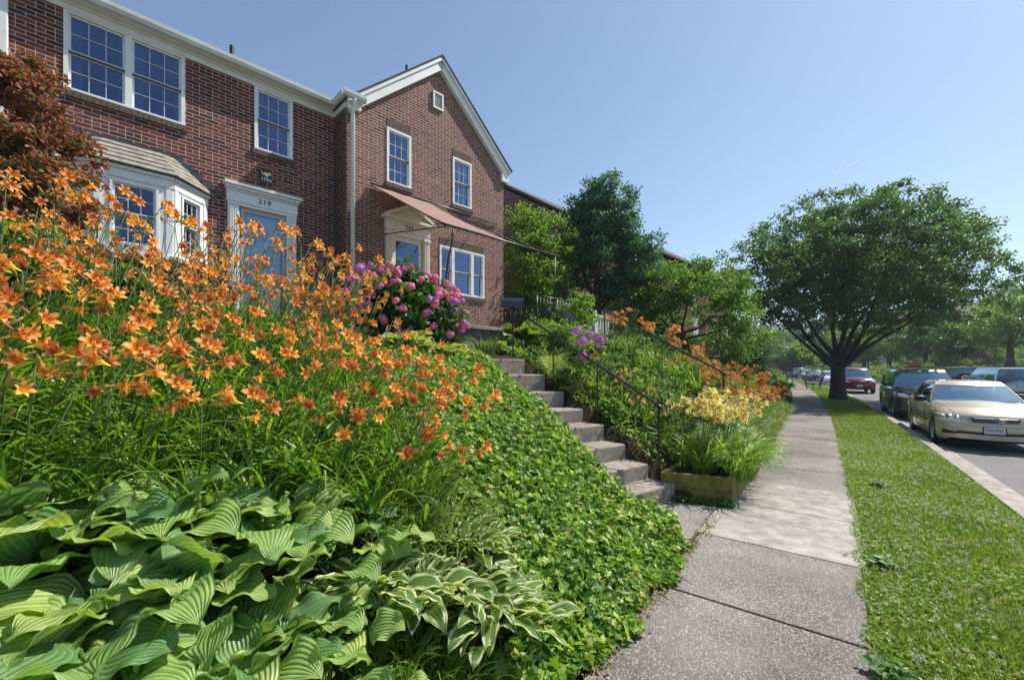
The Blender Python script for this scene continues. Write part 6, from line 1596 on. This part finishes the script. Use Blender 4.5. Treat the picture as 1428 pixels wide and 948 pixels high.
# ------------------------------------------------------------------ grass and clover on the verge
def verge():
    def area(n, s0, s1, q0=-1.60, q1=-.15, p=1.0):
        s = s0+(s1-s0)*rng.random(n)**p; q = rng.uniform(q0, q1, n)-.03*np.sin(s*9)*(rng.random(n) > .5)
        q2 = q+KQ*np.maximum(s, 0)**2; return np.column_stack([.609*s-.793*q2, .793*s+.609*q2, np.full(n, -.022)]), s
    GM = leafmat('lawn_blade', [(.065, .14, .018), (.11, .21, .028), (.18, .28, .04), (.36, .34, .14)], .3, .45, scale=2.2)
    V = [(-.09, 0, 0), (.09, 0, 0), (.05, .6, .12), (0, 1, .35)]; F = [(0, 1, 2, 3)]
    parts = []
    bare = lambda P: (np.sin(P[:, 0]*1.7+2)*np.sin(P[:, 1]*2.3+1)+.7*np.sin(P[:, 0]*5.3)*np.sin(P[:, 1]*4.1)+.5*rng.normal(size=len(P))) < 1.05
    for n, s0, s1, sz in ((150000, -.5, 8, .045), (90000, 8, 18, .05), (60000, 18, 45, .07)):
        P, s = area(n, s0, s1, p=1.15); P = P[bare(P)]; n = len(P); d = rdir(n, .9); d[:, 2] = np.abs(d[:, 2])
        o = merged('lawn_grass', V, F, basis(d, rdir(n, .1), sz*(.6+.8*rng.random(n))), P, GM); tag(o, 'short green lawn grass on the verge beside the sidewalk', 'grass', kind='stuff')
    # clover leaves
    n = 120000; P, s = area(n, -.5, 12, p=1.3)
    f = np.sin(P[:, 0]*2.3+1)*np.sin(P[:, 1]*1.9)+.6*np.sin(P[:, 0]*5.1)*np.sin(P[:, 1]*4.3+2); keep = f > -.35+.3*rng.normal(size=n); P = P[keep]; n = len(P)
    P[:, 2] += rng.uniform(.012, .045, n)
    cv = []; cf = []
    for k in range(3):
        a = 2*math.pi*k/3; b = len(cv); cv += [(0, 0, 0)]+[(math.cos(a+da)*r_, math.sin(a+da)*r_, .12) for da, r_ in ((-.75, .75), (-.35, 1.05), (.0, .95), (.35, 1.05), (.75, .75))]; cf.append(tuple(range(b, b+6)))
    o = merged('clover', cv, cf, basis(rdir(n), rdir(n, 1.8), .0095*(.7+.7*rng.random(n))), P, leafmat('clover_leaf', [(.09, .17, .02), (.16, .27, .03), (.26, .36, .05)], .3, .45)); tag(o, 'clover leaves growing through the verge grass', 'clover', kind='stuff')
    n = 1500; P, s = area(n, .2, 16, p=1.2); P[:, 2] = rng.uniform(.02, .07, n)
    k = 14; d = rdir(n*k, .3); Q = np.repeat(P, k, 0)+d*.0085
    o = merged('clover_flowers', [(0, 0, 0), (.4, .5, .1), (0, 1.2, 0), (-.4, .5, .1)], [(0, 1, 2, 3)], basis(d, rdir(n*k), .009), Q, leafmat('clover_white', [(.55, .52, .45), (.75, .74, .68)], .3, .6, tcol=(1, 1, 1))); tag(o, 'small white clover flowers dotted over the verge', 'clover', kind='stuff')
    # broad leaved weeds in the verge
    for i, (s, q, r_, lb) in enumerate(((4.62, -.33, .15, 'broad leaved weed in the verge beside the new slab'), (2.95, -.22, .13, 'broad leaved weed at the bottom edge of the verge'), (7.6, -.5, .09, 'small weed patch farther up the verge'))):
        x, y, _ = street(s, q); n = 60; a = rng.uniform(0, 6.28, n); P = np.column_stack([.5*r_*rng.normal(size=n), .5*r_*rng.normal(size=n), .01+.04*rng.random(n)]); F_ = np.column_stack([np.cos(a), np.sin(a), .35*np.ones(n)])
        o = merged('weed', LEAF_V, LEAF_F, basis(F_, rdir(n, 2.), .055*(.7+.6*rng.random(n))), P*np.array([.8, .8, 1]), WV, loc=(x, y, 0)); tag(o, lb, 'weed', 'weeds in the verge')
verge()
# soil and dead leaves along the left edge of the sidewalk
n = 900; s = rng.uniform(1, 5, n); q = 1.03+rng.normal(size=n)*.035; P = np.column_stack([.609*s-.793*(q+KQ*s*s), .793*s+.609*(q+KQ*s*s), .008+.02*rng.random(n)])
o = merged('dead_leaves', LEAF_V, LEAF_F, basis(rdir(n), rdir(n, 1.5), .02*(.6+.9*rng.random(n))), P, D_dry); tag(o, 'dry brown leaf litter along the sidewalk edge', 'leaf litter', kind='stuff')
m = MB()
for (s, q, a, ln) in ((3.25, .95, .6, .16), (3.0, .92, 2.4, .12), (4.1, .98, 1.4, .09), (4.6, -.05, .2, .08)):
    x, y, _ = street(s, q); m.tube([(x, y, .012), (x+ln*.5*math.cos(a), y+ln*.5*math.sin(a), .03), (x+ln*math.cos(a+.3), y+ln*math.sin(a+.3), .012)], .003, 5)
o = m.build('twigs', M_bark, uv=False); tag(o, 'thin dry twigs lying on the sidewalk edge', 'twigs', kind='stuff')

# far part of the bank on the left of the sidewalk
fp = scatter_pts(lambda s, q, x, y: True, 46, .9, (16.5, 48, 1.5, 5.5))
for i, (x, y) in enumerate(fp):
    z = float(hgt(x, y)); h = random.uniform(.5, 1.3)
    tree('shrub', 'low green shrub on the bank farther along the sidewalk', (x, y, z-.05), 0, .02, [(0, 0, h*.5, .62, .62, h*.5)], (G_mid, G_lime, G_per, G_maple)[i % 4], M_bark2, 26, 34, .2, .1, group='low shrubs on the far bank', seed=200+i, quad=True, gap=.2, cat='shrub', twigs=0, limbs=4)

# low ground cover under the bed plants right of the steps
n = 60000; s = rng.uniform(5.4, 18, n); q = rng.uniform(1.25, 5.2, n); q2 = q+KQ*s*s; X = .609*s-.793*q2; Y = .793*s+.609*q2
a, b = stepcoord(X, Y); keep = (b < -.09) & ~((s < 6.95) & (q < 1.75)) & ~((a < 1.0) & (b > -.8) & (X > 1.95)); X, Y = X[keep], Y[keep]; n = len(X)
o = merged('ground_cover', LEAF_V, LEAF_F, basis(rdir(n, .2), rdir(n, 1.2), .045*(.6+.8*rng.random(n))), np.column_stack([X, Y, hgt(X, Y)+rng.uniform(.0, .16, n)]), G_per)
tag(o, 'low leafy ground cover between the bed plants right of the steps', 'ground cover', kind='stuff')
n = 26000; s = rng.uniform(-1.5, 3.4, n); q = rng.uniform(1.5, 5.2, n); q2 = q+KQ*np.maximum(s, 0)**2; X = .609*s-.793*q2; Y = .793*s+.609*q2; keep = (q > ivy_q(s)) & ~((s < 1.4) & (q < 2.4)) & (Y > .8); X, Y = X[keep], Y[keep]; n = len(X)
o = merged('ground_cover', LEAF_V, LEAF_F, basis(rdir(n, .2), rdir(n, 1.2), .04*(.6+.8*rng.random(n))), np.column_stack([X, Y, hgt(X, Y)+rng.uniform(.0, .14, n)]), G_per)
tag(o, 'low leafy ground cover under the orange daylilies', 'ground cover', kind='stuff')
# far woods closing the horizon
C = []
for k in range(520):
    px = rng.uniform(860, 1640); d = rng.uniform(135, 175); x, y, _ = at(px, d); C.append((x, y, rng.uniform(0, 1)**.8*(11+3*math.sin(px*.02))))
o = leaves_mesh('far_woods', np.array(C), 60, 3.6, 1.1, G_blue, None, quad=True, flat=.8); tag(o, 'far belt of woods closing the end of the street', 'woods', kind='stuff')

# shrubs masking the next front yards
for i, (px, d, h, r, mt, lb) in enumerate(((895, 15.2, 2.1, .9, G_mid, 'dark leafy shrub under the left side of the bright maple'), (925, 17, 2.2, 1.1, G_maple, 'broad green shrub behind the fountain grasses'), (965, 17.5, 2.1, 1.2, G_mid, 'rounded shrub under the middle of the bright maple'), (1003, 18, 1.9, 1.2, G_lime, 'light shrub under the right side of the bright maple'), (1035, 20, 1.7, 1.2, G_mid, 'shrub between the bright maple and the street tree'), (868, 14.0, 1.7, .7, G_lime, 'yellow green shrub right of the white railing'))):
    x, y, _ = at(px, d); tree('shrub', lb, (x, y, float(hgt(x, y))-.05), 0, .03, [(0, 0, h*.5, r, r*.8, h*.5), (r*.4, 0, h*.75, r*.6, r*.6, h*.3)], mt, M_bark2, 90, 60, r*.22, .075, seed=300+i, gap=.2, cat='shrub', twigs=0, quad=True)
# hazy summer air
m = MB(); m.box(-1520, 1520, -420, 2520, -1.6, 40)
mt, nt_, out_ = nmat('summer_haze'); pv = nt_.nodes.new('ShaderNodeVolumePrincipled'); pv.inputs['Color'].default_value = (.75, .85, 1, 1); pv.inputs['Density'].default_value = .0006; pv.inputs['Anisotropy'].default_value = .3
L(nt_, pv.outputs[0], out_.inputs['Volume']); o = m.build('haze', mt, uv=False); tag(o, kind='stuff'); o.display_type = 'WIRE'
